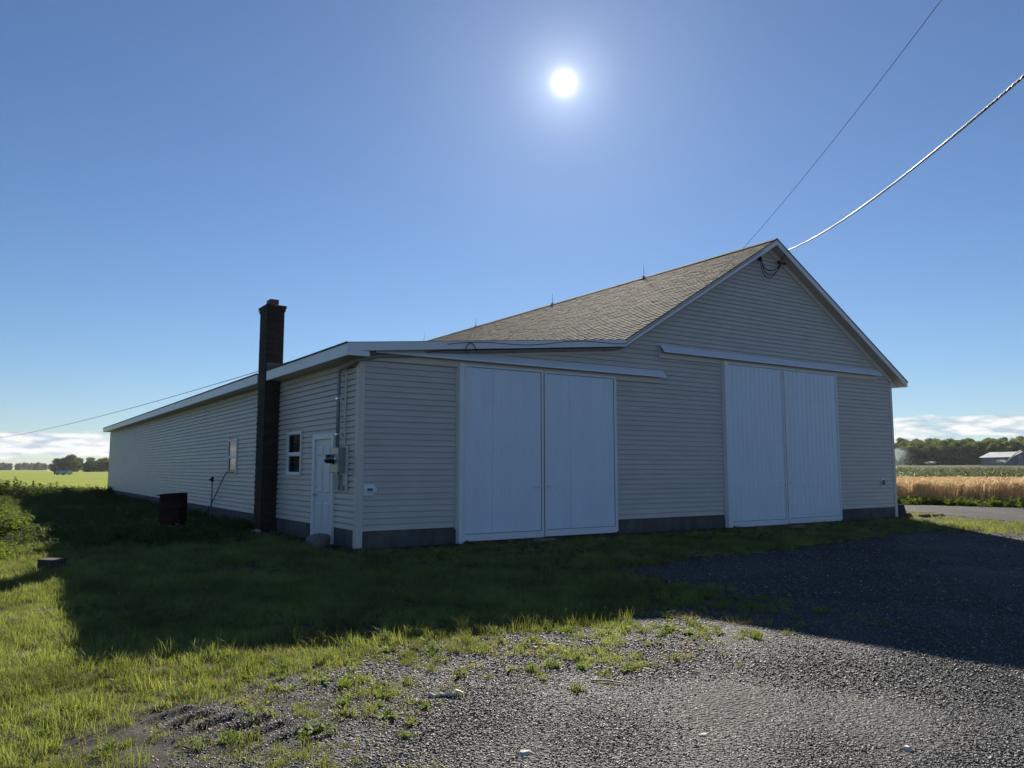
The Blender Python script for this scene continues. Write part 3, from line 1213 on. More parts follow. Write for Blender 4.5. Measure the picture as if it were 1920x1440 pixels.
MB().box(-0.10, 0.0, 1.13, 2.25, -0.085, -0.055).build('door_sill', MT['concrete'], d)


# ---------------- chimney
CHX0, CHX1, CHY0, CHY1, CHZ = -0.37, 0.035, 4.68, 5.25, 5.07
CH = MB().box(CHX0 + 0.008, CHX1 - 0.008, CHY0 + 0.008, CHY1 - 0.008, -0.2, CHZ + 0.12).build('chimney', MT['mortar'], BARN)
tag(CH, 'dark brick chimney standing against the side wall')
brick_cache = {}


def brick(x0, x1, y0, y1, z0, z1, store=None):
    if store is not None:
        store.box(x0, x1, y0, y1, z0, z1)
        return
    k = (round(x1 - x0, 3), round(y1 - y0, 3), round(z1 - z0, 3))
    if k not in brick_cache:
        a, b, c = k
        e = 0.004
        m = MB()
        m.add([(e, e, 0), (a - e, e, 0), (a - e, b - e, 0), (e, b - e, 0), (0, 0, e), (a, 0, e), (a, b, e), (0, b, e),
               (0, 0, c - e), (a, 0, c - e), (a, b, c - e), (0, b, c - e), (e, e, c), (a - e, e, c), (a - e, b - e, c), (e, b - e, c)],
              [(0, 3, 2, 1), (12, 13, 14, 15)] + [(r * 4 + i, r * 4 + (i + 1) % 4, r * 4 + 4 + (i + 1) % 4, r * 4 + 4 + i) for r in range(3) for i in range(4)])
        brick_cache[k] = m.mesh('brick', MT['brick'])
    link('brick', brick_cache[k], CH, (x0 + random.uniform(-.002, .002), y0 + random.uniform(-.002, .002), z0))


rest = MB()
COURSE, BH, BT = 0.0675, 0.0575, 0.09
zc = -0.06
row = 0
nb = 0
W, D = CHX1 - CHX0, CHY1 - CHY0
while zc < CHZ + 0.10:
    o = 0.0
    if zc > CHZ - 0.03:
        o = 0.02 if zc < CHZ + 0.035 else 0.035
    x0, x1, y0, y1 = CHX0 - o, CHX1 + o, CHY0 - o, CHY1 + o
    z1 = zc + BH
    j = 0.010
    vis = (zc > 0.0 and nb < 296)
    if row % 2 == 0:
        xm = (x0 + x1) / 2
        fronts = [(x0, xm - j / 2), (xm + j / 2, x1)]
        sides = [(y0 + BT + j, (y0 + BT + y1 - BT) / 2 - j / 2), ((y0 + BT + y1 - BT) / 2 + j / 2, y1 - BT - j)]
        for (a, b) in fronts:
            brick(a, b, y0, y0 + BT, zc, z1, None if vis else rest)
            nb += vis
            if zc > 3.4:
                brick(a, b, y1 - BT, y1, zc, z1, rest)
        for (a, b) in sides:
            brick(x0, x0 + BT, a, b, zc, z1, None if vis else rest)
            nb += vis
            if zc > 3.4:
                brick(x1 - BT, x1, a, b, zc, z1, rest)
    else:
        t = (y1 - y0 - 2 * j) / 3
        for i in range(3):
            a = y0 + i * (t + j)
            brick(x0, x0 + BT, a, a + t, zc, z1, None if vis else rest)
            nb += vis
            if zc > 3.4 or i == 0:
                brick(x1 - BT, x1, a, a + t, zc, z1, rest)
        brick(x0 + BT + j, x1 - BT - j, y0, y0 + BT, zc, z1, None if vis else rest)
        nb += vis
        if zc > 3.4:
            brick(x0 + BT + j, x1 - BT - j, y1 - BT, y1, zc, z1, rest)
    zc += COURSE
    row += 1
ro = rest.build('bricks', MT['brick'], CH)
tag(ro, kind='stuff')
zt = zc
MB().add([(CHX0 - .03, CHY0 - .03, zt - .004), (CHX1 + .03, CHY0 - .03, zt - .004), (CHX1 + .03, CHY1 + .03, zt - .004), (CHX0 - .03, CHY1 + .03, zt - .004),
          (CHX0 + .09, CHY0 + .12, zt + 0.035), (CHX1 - .09, CHY0 + .12, zt + 0.035), (CHX1 - .09, CHY1 - .12, zt + 0.035), (CHX0 + .09, CHY1 - .12, zt + 0.035)],
         [(4, 5, 6, 7), (0, 1, 5, 4), (1, 2, 6, 5), (2, 3, 7, 6), (3, 0, 4, 7)]).build('mortar_crown', MT['mortar'], CH)
fl = MB()
fx0, fx1, fy0, fy1 = CHX0 + .10, CHX1 - .10, CHY0 + .14, CHY1 - .14
fl.box(fx0, fx1, fy0, fy0 + .03, zt + .02, zt + .16)
fl.box(fx0, fx1, fy1 - .03, fy1, zt + .02, zt + .16)
fl.box(fx0, fx0 + .03, fy0 + .031, fy1 - .031, zt + .02, zt + .159)
fl.box(fx1 - .03, fx1, fy0 + .031, fy1 - .031, zt + .02, zt + .159)
fl.build('flue_tile', MT['flue'], CH)
fz = MB()
fz.box(CHX0 + 0.03, CHX1 + 0.012, CHY0 - 0.012, CHY0 - 0.0045, LZ - 0.03, LZ + 0.19)
fz.box(CHX0 + 0.03, CHX0 + 0.036, CHY0 - 0.055, CHY0 - 0.0125, LZ - 0.14, LZ + 0.15)
fz.build('flashing', MT['lead'], CH)

# ---------------- electric service on the left wall
ES = MB().box(-0.048, -0.022, 0.40, 0.95, 1.00, 1.84).build('meter_board', MT['trim'], BARN)
tag(ES, 'beige backing board carrying the electric meter')
mb = MB().box(-0.19, -0.0485, 0.48, 0.86, 1.35, 1.81).build('meter_socket', MT['greybox'], ES, bevel=0.006)
MB().box(-0.196, -0.1905, 0.485, 0.855, 1.36, 1.80).build('socket_cover', MT['galv'], ES)
mm = MB().lathe([(0.0, 0.0), (0.095, 0.0), (0.095, 0.03), (0.083, 0.035), (0.083, 0.13), (0.075, 0.16), (0.055, 0.175), (0.0, 0.178)], 0, 0, 24)
mm.v = [(-0.1965 - p[2], 0.67 + p[0], 1.60 + p[1]) for p in mm.v]
mo = mm.build('electric_meter', MT['meter'], ES, smooth=True)
mr = MB().lathe([(0.097, 0.0), (0.101, 0.0), (0.101, 0.028), (0.097, 0.028)], 0, 0, 24)
mr.v = [(-0.197 - p[2], 0.67 + p[0], 1.60 + p[1]) for p in mr.v]
mr.build('meter_ring', MT['chrome'], ES, smooth=True)
fc = MB().box(-0.345, -0.30, 0.63, 0.71, 1.61, 1.655)
fc.box(-0.358, -0.30, 0.615, 0.725, 1.555, 1.60)
fc.build('meter_dial', MT['galv'], ES)
MB().box(-0.13, -0.0485, 0.62, 0.80, 1.03, 1.30).build('disconnect_box', MT['greybox'], ES, bevel=0.005)
MB().tube([(-0.09, 0.72, 1.295), (-0.09, 0.72, 1.36)], 0.022, 10).build('conduit_nipple', MT['greypvc'], ES)
MB().box(-0.10, -0.0485, 0.50, 0.60, 1.03, 1.12).build('junction_box', MT['greybox'], ES)
# big riser, round the corner and up along the rake
pts = [(-0.11, 0.74, 1.80), (-0.11, 0.74, 2.6), (-0.11, 0.74, 3.16)]
for k in range(1, 7):
    a = PI / 2 * k / 6
    pts.append((-0.11, 0.74 - 0.13 * (1 - math.cos(a)), 3.16 + 0.13 * math.sin(a)))
pts += [(-0.115, 0.20, 3.33), (-0.11, 0.0, 3.345)]
for k in range(1, 6):
    a = PI / 2 * k / 5
    pts.append((-0.11 + 0.14 * (1 - math.cos(a)), -0.02 - 0.09 * math.sin(a), 3.345 + 0.012 * k))
for x in np.linspace(0.3, KX - 0.1, 10):
    pts.append((x, -0.115, roof_top(x) - 0.15 - 0.045 - (0.05 if x < 1 else 0)))
for x in np.linspace(KX + 0.1, 10.9, 8):
    pts.append((x, -0.115, roof_top(x) - 0.15 - 0.05))
cd = MB().tube(pts, 0.036, 12).build('service_conduit', MT['greypvc'], BARN, smooth=True)
tag(cd, 'grey conduit running from the meter along the eave')
for z_ in (2.05, 2.72):
    c = MB()
    c.box(-0.152, -0.022, 0.690, 0.790, z_, z_ + 0.03)
    c.build('conduit_strap', MT['chrome'], cd)
for x in (2.2, 3.3, 4.6, 5.7):
    zz = roof_top(x) - 0.15 - 0.045
    MB().box(x - 0.012, x + 0.012, -0.158, -0.0455, zz - 0.042, zz + 0.042).build('conduit_strap', MT['greypvc'], cd)
MB().box(-0.036, -0.022, 0.56, 0.63, 1.84, 3.36).build('channel_trim', MT['trim'], BARN)

# outlet boxes on the front wall
ob = MB().box(0.10, 0.30, -0.045, -0.0225, 0.94, 1.14).build('outlet_plate', MT['white'], BARN)
MB().box(0.135, 0.335, -0.085, -0.0455, 1.00, 1.095).build('outlet_cover', MT['steel'], ob, bevel=0.006)
MB().box(0.15, 0.255, -0.091, -0.0855, 1.025, 1.07).build('cover_latch', MT['lead'], ob)
ob = MB().box(16.12, 16.30, -0.045, -0.0225, 0.90, 1.14).build('outlet_plate', MT['white'], BARN)
MB().box(16.155, 16.265, -0.075, -0.0455, 0.95, 1.09).build('outlet_cover', MT['lead'], ob, bevel=0.005)

# lightning rods and conductor
for i, yv in enumerate((4.8, 9.69, 15.21, 20.04, 26.0)):
    r_ = MB().tube([(RX, yv, RZ + 0.0), (RX + 0.01, yv, RZ + 0.40)], [0.010, 0.005], 6)
    r_.box(RX - 0.05, RX + 0.05, yv - 0.04, yv + 0.04, RZ + 0.018, RZ + 0.035)
    r_.build('lightning_rod', MT['rod'], BARN)
pts = []
for t in np.linspace(0, 1, 34):
    x = 1.62 + (RX - 0.6 - 1.62) * t
    sag = 0.035 * math.sin(t * 23) * (1 if x < KX else 0.15)
    pts.append((x, Y0R - 0.048, roof_top(x) - 0.07 + sag))
MB().tube(pts, 0.006, 6).build('conductor_cable', MT['black'], BARN)
lp = []
for t in np.linspace(0, 1, 14):
    a = PI * t
    lp.append((2.13 + 0.12 * math.cos(a), Y0R - 0.06, 3.68 + 0.19 * math.sin(a) - 0.03))
MB().tube(lp, 0.009, 6).build('conductor_cable', MT['black'], BARN)

# service drop hardware at the peak
wh = MB().lathe([(0.0, 0.0), (0.045, 0.0), (0.055, 0.05), (0.05, 0.10), (0.0, 0.13)], 11.0, -0.115, 12, 6.83)
who = wh.build('weatherhead', MT['black'], BARN, smooth=True)


def wire_loop(p0, p1, dip, yy):
    out = []
    for t in np.linspace(0, 1, 18):
        x = p0[0] + (p1[0] - p0[0]) * (t ** 1.5)
        zl = p0[1] + (p1[1] - p0[1]) * t - dip * (4 * t * (1 - t)) ** 0.8
        out.append((x, yy, zl))
    return out


for (dip, yy, dx) in ((0.50, -0.14, 0.0), (0.43, -0.17, 0.04), (0.30, -0.15, 0.08)):
    MB().tube(wire_loop((10.99 + dx * .4, 6.92), (11.80 + dx * .3, 6.90), dip, yy), 0.011, 8).build('drip_loop', MT['black'], who)
ins = MB().tube([(11.72, -0.14, 6.90), (11.84, -0.14, 6.89)], 0.042, 10)
ins.tube([(11.84, -0.14, 6.89), (11.93, -0.14, 6.885)], 0.02, 8)
ins.tube([(11.93, -0.14, 6.885), (12.0, -0.14, 6.89)], 0.038, 10)
ins.build('splice_connector', MT['black'], who)
ATT = (11.92, -0.32, 7.21)
for dx in (0.0, 0.05):
    MB().tube([(11.78 + dx, -0.15, 6.93), (11.80 + dx, -0.22, 7.03), (11.86, -0.30, 7.15), ATT], 0.010, 8).build('drip_loop', MT['black'], who)

# ------------------------------------------------------------------ overhead wires


def span(p0, p1, sag, n, ext=0.0):
    """parabolic wire through both points, carried on past the second"""
    p0, p1 = Vector(p0), Vector(p1)
    out = []
    for t in np.linspace(0, 1 + ext, n):
        p = p0.lerp(p1, t)
        p.z -= sag * 4 * t * (1 - t)
        out.append(p)
    return out


P0 = Vector(ATT)
P1 = Vector(depth_px(1925, 138, 7.6))
cdrop = empty('service_cable', ATT)
tag(cdrop, 'thick twisted service cable running from the gable peak to the upper right', 'cable')
mid = span(P0, P1, 0.20, 420, 0.5)
tw = 0.30
ph0 = 0.0
for k in range(3):
    pts = []
    dist = 0.0
    for i, p in enumerate(mid):
        if i:
            dist += (mid[i] - mid[i - 1]).length
        t = (mid[min(i + 1, len(mid) - 1)] - mid[max(i - 1, 0)]).normalized()
        a = t.cross(Vector((0, 0, 1))).normalized()
        b = a.cross(t)
        th = 2 * PI * (dist / tw) + k * 2 * PI / 3
        pts.append(p + (a * math.cos(th) + b * math.sin(th)) * 0.0092)
    MB().tube(pts, 0.0072 if k == 0 else 0.0082, 7).build('conductor_strand', MT['alu'] if k == 0 else MT['black'], cdrop, smooth=True)
w = MB().tube(span((8.62, -0.33, 5.70), depth_px(1768, -4, 9.0), 0.16, 60, 0.5), 0.0042, 6).build('overhead_wire', MT['wire'])
tag(w, 'thin straight wire rising steeply from the roof edge into the sky', 'wire')
w = MB().tube(span((-0.40, 2.2, 3.64), depth_px(-160, 826, 62), 0.75, 60), 0.0065, 6).build('overhead_wire', MT['wire'])
tag(w, 'grey wire sagging from the side eave past the chimney to the far left', 'wire')

# ------------------------------------------------------------------ objects near the barn


def drum():
    x, y = -2.05, 5.55
    r, h = 0.285, 0.86
    root = empty('steel_drum', (x, y, 0))
    tag(root, 'rusty dark red steel drum standing in weeds by the side wall', 'drum')
    prof = [(r - .01, 0.0), (r + .008, 0.004), (r + .008, 0.02), (r, 0.028)]
    for zc_ in (0.29, 0.57):
        prof += [(r, zc_ - 0.03), (r + .012, zc_ - .012), (r + .012, zc_ + .012), (r, zc_ + 0.03)]
    prof += [(r, h - 0.025), (r + .008, h - 0.018), (r + .009, h), (r - 0.008, h), (r - .008, h - .03), (r - .009, 0.05), (0.0, 0.05)]
    m = MB().lathe(prof, x, y, 40)
    m.v = [(p[0], p[1] + 0.012 * math.sin(9 * p[2]), p[2] + 0.022 * (p[0] - x) / r * (p[2] / h)) for p in m.v]
    m.build('drum_shell', MT['rust'], root, smooth=True)
    MB().lathe([(r + .0095, h - .004), (r + .014, h - .002), (r + .014, h + .010), (r - .010, h + .010), (r - .010, h - .004)], x, y, 40).build('rim', MT['rust'], root, smooth=True)
    root.children[1].rotation_euler = (0, -0.075, 0)


drum()


def hydrant():
    x, y = -0.13, 10.45
    root = empty('water_post', (x, y, 0))
    tag(root, 'thin grey pipe post with dark tap head against the side wall', 'pipe')
    MB().tube([(x, y, -0.05), (x, y, 1.06)], 0.022, 10).build('pipe', MT['greypvc'], root, smooth=True)
    m = MB().tube([(x, y, 1.05), (x, y, 1.19)], 0.042, 10)
    m.tube([(x, y, 1.14), (x - 0.10, y - 0.05, 1.10)], 0.022, 8)
    m.build('tap_head', MT['black'], root, smooth=True)
    pts = []
    A, B = Vector((-0.07, 8.35, 1.325)), Vector((-0.07, 8.98, 1.325))
    pts = [A, B, Vector((-0.09, 9.15, 1.26)), Vector((-0.10, 9.5, 1.05)), Vector((-0.11, 10.0, 0.72)), Vector((-0.11, 10.55, 0.42)), Vector((-0.15, 10.85, 0.24)), Vector((-0.2, 11.2, 0.02))]
    fine = []
    for i in range(len(pts) - 1):
        for t in np.linspace(0, 1, 5)[:-1]:
            a = pts[max(i - 1, 0)]
            b, c = pts[i], pts[i + 1]
            d_ = pts[min(i + 2, len(pts) - 1)]
            fine.append(0.5 * ((2 * b) + (c - a) * t + (2 * a - 5 * b + 4 * c - d_) * t * t + (3 * b - a - 3 * c + d_) * t ** 3))
    fine.append(pts[-1])
    o = MB().tube(fine, 0.015, 8).build('black_cord', MT['black'], None, smooth=True)
    tag(o, 'black cord hanging from the far window sill down to the pipe post', 'cord')


hydrant()


def rock(name, x, y, sx, sy, sz, mat, label, cat, seed, z0=0.0, rz=0.0, group=None):
    rr = random.Random(seed)
    V, Fq = [], []
    nu, nv = 12, 7
    ph = [rr.uniform(0, 6) for _ in range(6)]
    for j in range(nv + 1):
        v = PI * j / nv
        for i in range(nu):
            u = 2 * PI * i / nu
            d_ = 1 + 0.16 * math.sin(2 * u + ph[0]) * math.sin(v) + 0.12 * math.sin(3 * u + ph[1] + 2 * v) * math.sin(v) + 0.08 * math.cos(4 * v + ph[2])
            cxx, cyy, czz = math.sin(v) * math.cos(u) * d_, math.sin(v) * math.sin(u) * d_, math.cos(v) * d_
            # flatten facets
            cxx = math.copysign(abs(cxx) ** 0.8, cxx)
            cyy = math.copysign(abs(cyy) ** 0.8, cyy)
            xx, yy = cxx * sx, cyy * sy
            V.append((xx * math.cos(rz) - yy * math.sin(rz), xx * math.sin(rz) + yy * math.cos(rz), czz * sz + sz * 0.7))
    for j in range(nv):
        for i in range(nu):
            i2 = (i + 1) % nu
            Fq.append((j * nu + i, (j + 1) * nu + i, (j + 1) * nu + i2, j * nu + i2))
    o = link(name, np_mesh(name, V, Fq, mat), None, (x, y, z0 + float(hgt(x, y))))
    tag(o, label, cat, group)
    return o


rock('stone', -0.42, 0.72, 0.24, 0.17, 0.15, MT['stone'], 'rough grey stone lying in front of the side door', 'stone', 3, rz=0.5)
rock('stone', -0.55, 4.35, 0.10, 0.09, 0.06, MT['palestone'], 'small pale stone at the foot of the brick chimney', 'stone', 9)
b_ = gpx(1319, 1383)
rock('stone', b_[0], b_[1], 0.035, 0.024, 0.014, MT['palestone'], 'small flat pale stone on the sunlit gravel near the picture bottom', 'stone', 21)
b_ = gpx(1702, 1410)
rock('stone', b_[0], b_[1], 0.030, 0.030, 0.020, MT['palestone'], 'small cube-like pale stone on gravel towards the bottom right corner', 'stone', 23)
b_ = gpx(983, 1417)
rock('stone', b_[0], b_[1], 0.045, 0.03, 0.016, MT['palestone'], 'whitish stone half sunk in gravel at the bottom centre', 'stone', 25)
# concrete slab in the shaded grass at the left
blkm = MB().box(-0.155, 0.155, -0.10, 0.10, -0.05, 0.15)
o = link('concrete_slab', blkm.mesh('concrete_slab', MT['asphalt_old']), None, (-4.70, -0.28, 0.0))
o.rotation_euler = (0.05, 0.03, -0.55)
md = o.modifiers.new('bevel', 'BEVEL')
md.width = 0.015
md.segments = 2
tag(o, 'grey concrete block lying in shaded grass beside the sunlit weeds', 'block')
# flat blocks under the middle of each sliding door
for (px, py, lab) in ((1020, 1014, 'flat wooden stop block under the lower sliding doors'), (1492, 989, 'flat wooden stop block under the taller sliding doors')):
    g = gpx(px, py)
    m = MB().box(-0.22, 0.22, -0.09, 0.09, 0.0, 0.05)
    o = link('stop_block', m.mesh('stop_block', MT['wood']), None, (g[0], g[1] - 0.04, g[2] - 0.005))
    o.rotation_euler = (0, 0, random.uniform(-.1, .1))
    md = o.modifiers.new('bevel', 'BEVEL')
    md.width = 0.01
    md.segments = 2
    tag(o, lab, 'block')
# debris on the gravel: a torn pale strip and a stick
g0, g1 = gpx(803, 1310), gpx(865, 1306)
pts, rs = [], []
for i, t in enumerate(np.linspace(0, 1, 16)):
    p = g0 + (g1 - g0) * t
    pts.append((p[0], p[1] + 0.012 * math.sin(t * 17), p[2] + 0.022 + 0.007 * math.sin(t * 23)))
    rs.append(0.011 + 0.012 * t * t + 0.004 * math.sin(t * 31))
o = MB().tube(pts, rs, 7).build('torn_strip', MT['paper'])
tag(o, 'crumpled pale strip of debris lying among weeds on the gravel', 'debris')
g0, g1 = gpx(1108, 1281), gpx(1178, 1288)
o = MB().tube([(g0[0], g0[1], g0[2] + 0.022), ((g0[0] + g1[0]) / 2, (g0[1] + g1[1]) / 2 + .01, (g0[2] + g1[2]) / 2 + 0.03), (g1[0], g1[1], g1[2] + 0.022)], [0.006, 0.008, 0.005], 6).build('stick', MT['straw'])
tag(o, 'thin dry stick lying on the gravel beyond the weeds', 'stick')
# broken asphalt ramp at the far right corner of the barn
rub = empty('broken_ramp', (17.6, 0.7, 0))
tag(rub, 'broken dark ramp of slab and rubble at the right corner of the barn', 'ramp')
m = MB()
m.prism([(16.95, -0.2), (17.75, -0.2), (17.52, 0.34), (16.95, 0.37)], 'y', 0.12, 1.5)
m.build('ramp_slab', MT['asphalt_old'], rub, bevel=0.02)
m = MB()
m.prism([(16.93, 0.375), (17.54, 0.345), (17.55, 0.37), (16.93, 0.40)], 'y', 0.10, 1.55)
m.build('ramp_top', MT['stone'], rub)
for i in range(9):
    rr = random.Random(i + 50)
    x, y = 17.0 + rr.uniform(0, 1.3), -0.1 + rr.uniform(-0.5, 0.4)
    s = rr.uniform(0.07, 0.16)
    o = rock('rubble', x - 17.6, y - 0.7, s, s * .8, s * .5, MT['asphalt_old'], None, None, 60 + i)
    o.parent = rub


# ------------------------------------------------------------------ scatter (instances on points)
def proto_collection(name, meshes):
    c = bpy.data.collections.new(name)
    for i, me in enumerate(meshes):
        o = bpy.data.objects.new('%s_%02d' % (name, i), me)
        c.objects.link(o)
    return c


def scatter(name, coll, nvar, P, scl, parent=None, tilt=0.12, seed=0, rotz=None, scz=None):
    rg = np.random.default_rng(seed + 5)
    n = len(P)
    me = bpy.data.meshes.new(name)
    me.vertices.add(n)
    me.vertices.foreach_set('co', np.asarray(P, np.float32).ravel())
    rot = np.stack([rg.normal(0, tilt, n), rg.normal(0, tilt, n), rg.uniform(0, 6.283, n) if rotz is None else rotz], 1).astype(np.float32)
    a = me.attributes.new('rot', 'FLOAT_VECTOR', 'POINT')
    a.data.foreach_set('vector', rot.ravel())
    sv = np.stack([scl, scl, scl if scz is None else scz], 1).astype(np.float32)
    a = me.attributes.new('scl', 'FLOAT_VECTOR', 'POINT')
    a.data.foreach_set('vector', sv.ravel())
    a = me.attributes.new('idx', 'INT', 'POINT')
    a.data.foreach_set('value', rg.integers(0, nvar, n).astype(np.int32))
    o = link(name, me, parent)
    ng = bpy.data.node_groups.new(name, 'GeometryNodeTree')
    ng.interface.new_socket('Geometry', in_out='INPUT', socket_type='NodeSocketGeometry')
    ng.interface.new_socket('Geometry', in_out='OUTPUT', socket_type='NodeSocketGeometry')
    gi = ng.nodes.new('NodeGroupInput')
    go = ng.nodes.new('NodeGroupOutput')
    ci = ng.nodes.new('GeometryNodeCollectionInfo')
    ci.inputs['Collection'].default_value = coll
    ci.inputs['Separate Children'].default_value = True
    ci.inputs['Reset Children'].default_value = True
    ip = ng.nodes.new('GeometryNodeInstanceOnPoints')
    ip.inputs['Pick Instance'].default_value = True

    def attr(nm, dt):
        q = ng.nodes.new('GeometryNodeInputNamedAttribute')
        q.data_type = dt
        q.inputs['Name'].default_value = nm
        return q.outputs['Attribute']
    L = ng.links.new
    L(gi.outputs[0], ip.inputs['Points'])
    L(ci.outputs[0], ip.inputs['Instance'])
    L(attr('idx', 'INT'), ip.inputs['Instance Index'])
    L(attr('rot', 'FLOAT_VECTOR'), ip.inputs['Rotation'])
    L(attr('scl', 'FLOAT_VECTOR'), ip.inputs['Scale'])
    L(ip.outputs[0], go.inputs[0])
    md = o.modifiers.new('scatter', 'NODES')
    md.node_group = ng
    return o


def blade(rr, x, y, h, w, lean, ang, curl=1.0, seg=2):
    """one grass blade: (verts, faces)"""
    dx, dy = math.cos(ang), math.sin(ang)
    px, py = -dy, dx
    V, Fq = [], []
    for i in range(seg):
        t = i / seg
        off = lean * t ** (1 + curl)
        ww = w * (1 - 0.55 * t) / 2
        z = h * t
        V += [(x + dx * off + px * ww, y + dy * off + py * ww, z), (x + dx * off - px * ww, y + dy * off - py * ww, z)]
    V.append((x + dx * lean, y + dy * lean, h * (1 - 0.25 * min(1, lean / (h + 1e-6)))))
    for i in range(seg - 1):
        Fq.append((2 * i, 2 * i + 1, 2 * i + 3, 2 * i + 2))
    k = 2 * (seg - 1)
    Fq.append((k, k + 1, k + 2))
    return V, Fq


def tuft_mesh(name, seed, n, rad, h0, h1, w, mat, lean=0.5, seg=2):
    rr = random.Random(seed)
    V, Fq = [], []
    for _ in range(n):
        r = rad * math.sqrt(rr.random())
        a = rr.uniform(0, 6.283)
        h = rr.uniform(h0, h1)
        v, f = blade(rr, r * math.cos(a), r * math.sin(a), h, w * rr.uniform(0.7, 1.2), h * rr.uniform(0.1, lean * 2), rr.uniform(0, 6.283), seg=seg)
        b = len(V)
        V += v
        Fq += [tuple(i + b for i in q) for q in f]
    return np_mesh(name, V, Fq, mat)


def leaf(V, Fq, base, dirv, up, L, W, droop=0.3):
    """broad leaf with a centre fold: 6 faces"""
    d_ = Vector(dirv).normalized()
    s = d_.cross(Vector(up)).normalized()
    n = s.cross(d_)
    b = len(V)
    prof = [(0.0, 0.05), (0.3, 0.42), (0.62, 0.5), (1.0, 0.0)]
    for (t, wd) in prof:
        c = Vector(base) + d_ * (L * t) + n * (L * (0.12 * t - droop * t * t))
        if wd == 0.0:
            V.append(tuple(c))
        else:
            V.append(tuple(c + s * (W * wd) + n * W * 0.12))
            V.append(tuple(c))
            V.append(tuple(c - s * (W * wd) + n * W * 0.12))
    for i in range(2):
        o = b + 3 * i
        Fq += [(o, o + 1, o + 4, o + 3), (o + 1, o + 2, o + 5, o + 4)]
    o = b + 6
    Fq += [(o, o + 1, o + 3), (o + 1, o + 2, o + 3)]


def rosette_mesh(name, seed, n, L, W, mat):
    rr = random.Random(seed)
    V, Fq = [], []
    for i in range(n):
        a = 2 * PI * i / n + rr.uniform(-.3, .3)
        el = rr.uniform(0.25, 1.0)
        leaf(V, Fq, (0, 0, 0.005), (math.cos(a) * math.cos(el), math.sin(a) * math.cos(el), math.sin(el)), (0, 0, 1), L * rr.uniform(0.6, 1.1), W * rr.uniform(.7, 1.1), rr.uniform(0.2, 0.5))
    return np_mesh(name, V, Fq, mat)


def leafy_mesh(name, seed, nst, h, spread, lf, mat):
    """upright leafy weed: several stems with leaves along them"""
    rr = random.Random(seed)
    V, Fq = [], []
    for s in range(nst):
        a = rr.uniform(0, 6.283)
        ln_ = rr.uniform(0.1, spread)
        hh = h * rr.uniform(0.55, 1.1)
        nl = int(7 + hh * 14)
        bx, by = rr.uniform(-.3, .3) * spread, rr.uniform(-.3, .3) * spread
        for i in range(nl):
            t = (i + 1) / nl
            p = (bx + math.cos(a) * ln_ * t * t, by + math.sin(a) * ln_ * t * t, hh * t * 0.95)
            la = rr.uniform(0, 6.283)
            el = rr.uniform(-0.2, 0.9)
            sz = lf * rr.uniform(0.6, 1.2) * (1.1 - 0.45 * t)
            leaf(V, Fq, p, (math.cos(la) * math.cos(el), math.sin(la) * math.cos(el), math.sin(el)), (0, 0, 1), sz, sz * 0.55, rr.uniform(0.1, 0.5))
    return np_mesh(name, V, Fq, mat)


def rand_in_view(n, rmin, rmax, azlo, azhi, margin=380):
    """uniform points on the ground inside a sector, seen by the camera with a margin"""
    r = np.sqrt(RNG.uniform(rmin ** 2, rmax ** 2, n))
    az = np.radians(RNG.uniform(azlo, azhi, n))
    x = CAM_C[0] + r * np.sin(az)
    y = CAM_C[1] + r * np.cos(az)
    px, py, dz = project(np.stack([x, y, hgt(x, y)], 1))
    k = (dz > 1.5) & (px > -margin) & (px < 1920 + margin) & (py < 1440 + 330)
    return x[k], y[k], r[k]


def sector_n(density, rmin, rmax, azlo, azhi):
    return int(density * 0.5 * math.radians(azhi - azlo) * (rmax ** 2 - rmin ** 2))


def off_barn(x, y, pad=0.0):
    return ~((x > -pad) & (x < XR + pad) & (y > -pad) & (y < LEN + pad))


AZL, AZH = -22, 86
# crushed stone near the camera
stones = []
for i in range(7):
    rr = random.Random(100 + i)
    V = []
    for sx in (-1, 1):
        for sy in (-1, 1):
            for sz in (-1, 1):
                V.append((sx * rr.uniform(.55, 1), sy * rr.uniform(.45, .95), sz * rr.uniform(.35, .75)))
    V += [(rr.uniform(-.3, .3), rr.uniform(-.3, .3), 0.9), (rr.uniform(-.3, .3), rr.uniform(-.3, .3), -0.9)]
    Fq = [(0, 1, 3, 2), (4, 6, 7, 5), (0, 4, 5, 1), (2, 3, 7, 6), (1, 5, 8), (5, 7, 8), (7, 3, 8), (3, 1, 8), (0, 2, 9), (2, 6, 9), (6, 4, 9), (4, 0, 9)]
    stones.append(np_mesh('stone_%d' % i, V, Fq, MT['crushed']))
RUT = gpx(415, 1362)


def rut_free(x, y):
    return (np.hypot((x - RUT[0]) / 0.62, (y - RUT[1]) / 0.50) > 1.0 + 0.25 * wob(x, y, 5.0)).astype(float)


def rut_z(x, y):
    """height of the churned tyre marks at the lower left gravel edge"""
    u, v = (x - RUT[0]) / 0.95, (y - RUT[1]) / 0.80
    e = np.clip(1 - (u * u + v * v), 0, None)
    a = u * 0.76 + v * 0.48
    q = -u * 0.57 + v * 0.64
    cle = np.clip(np.sin(q * 34 + 0.8 * np.sin(a * 9)), 0, None) * (0.5 + 0.5 * np.cos(a * 6.5))
    return 0.036 * np.sqrt(e) * (0.1 + cle) + 0.012 * wob(x, y, 9, 3) * e - 0.02 * (1 - np.minimum(1, 3 * e))


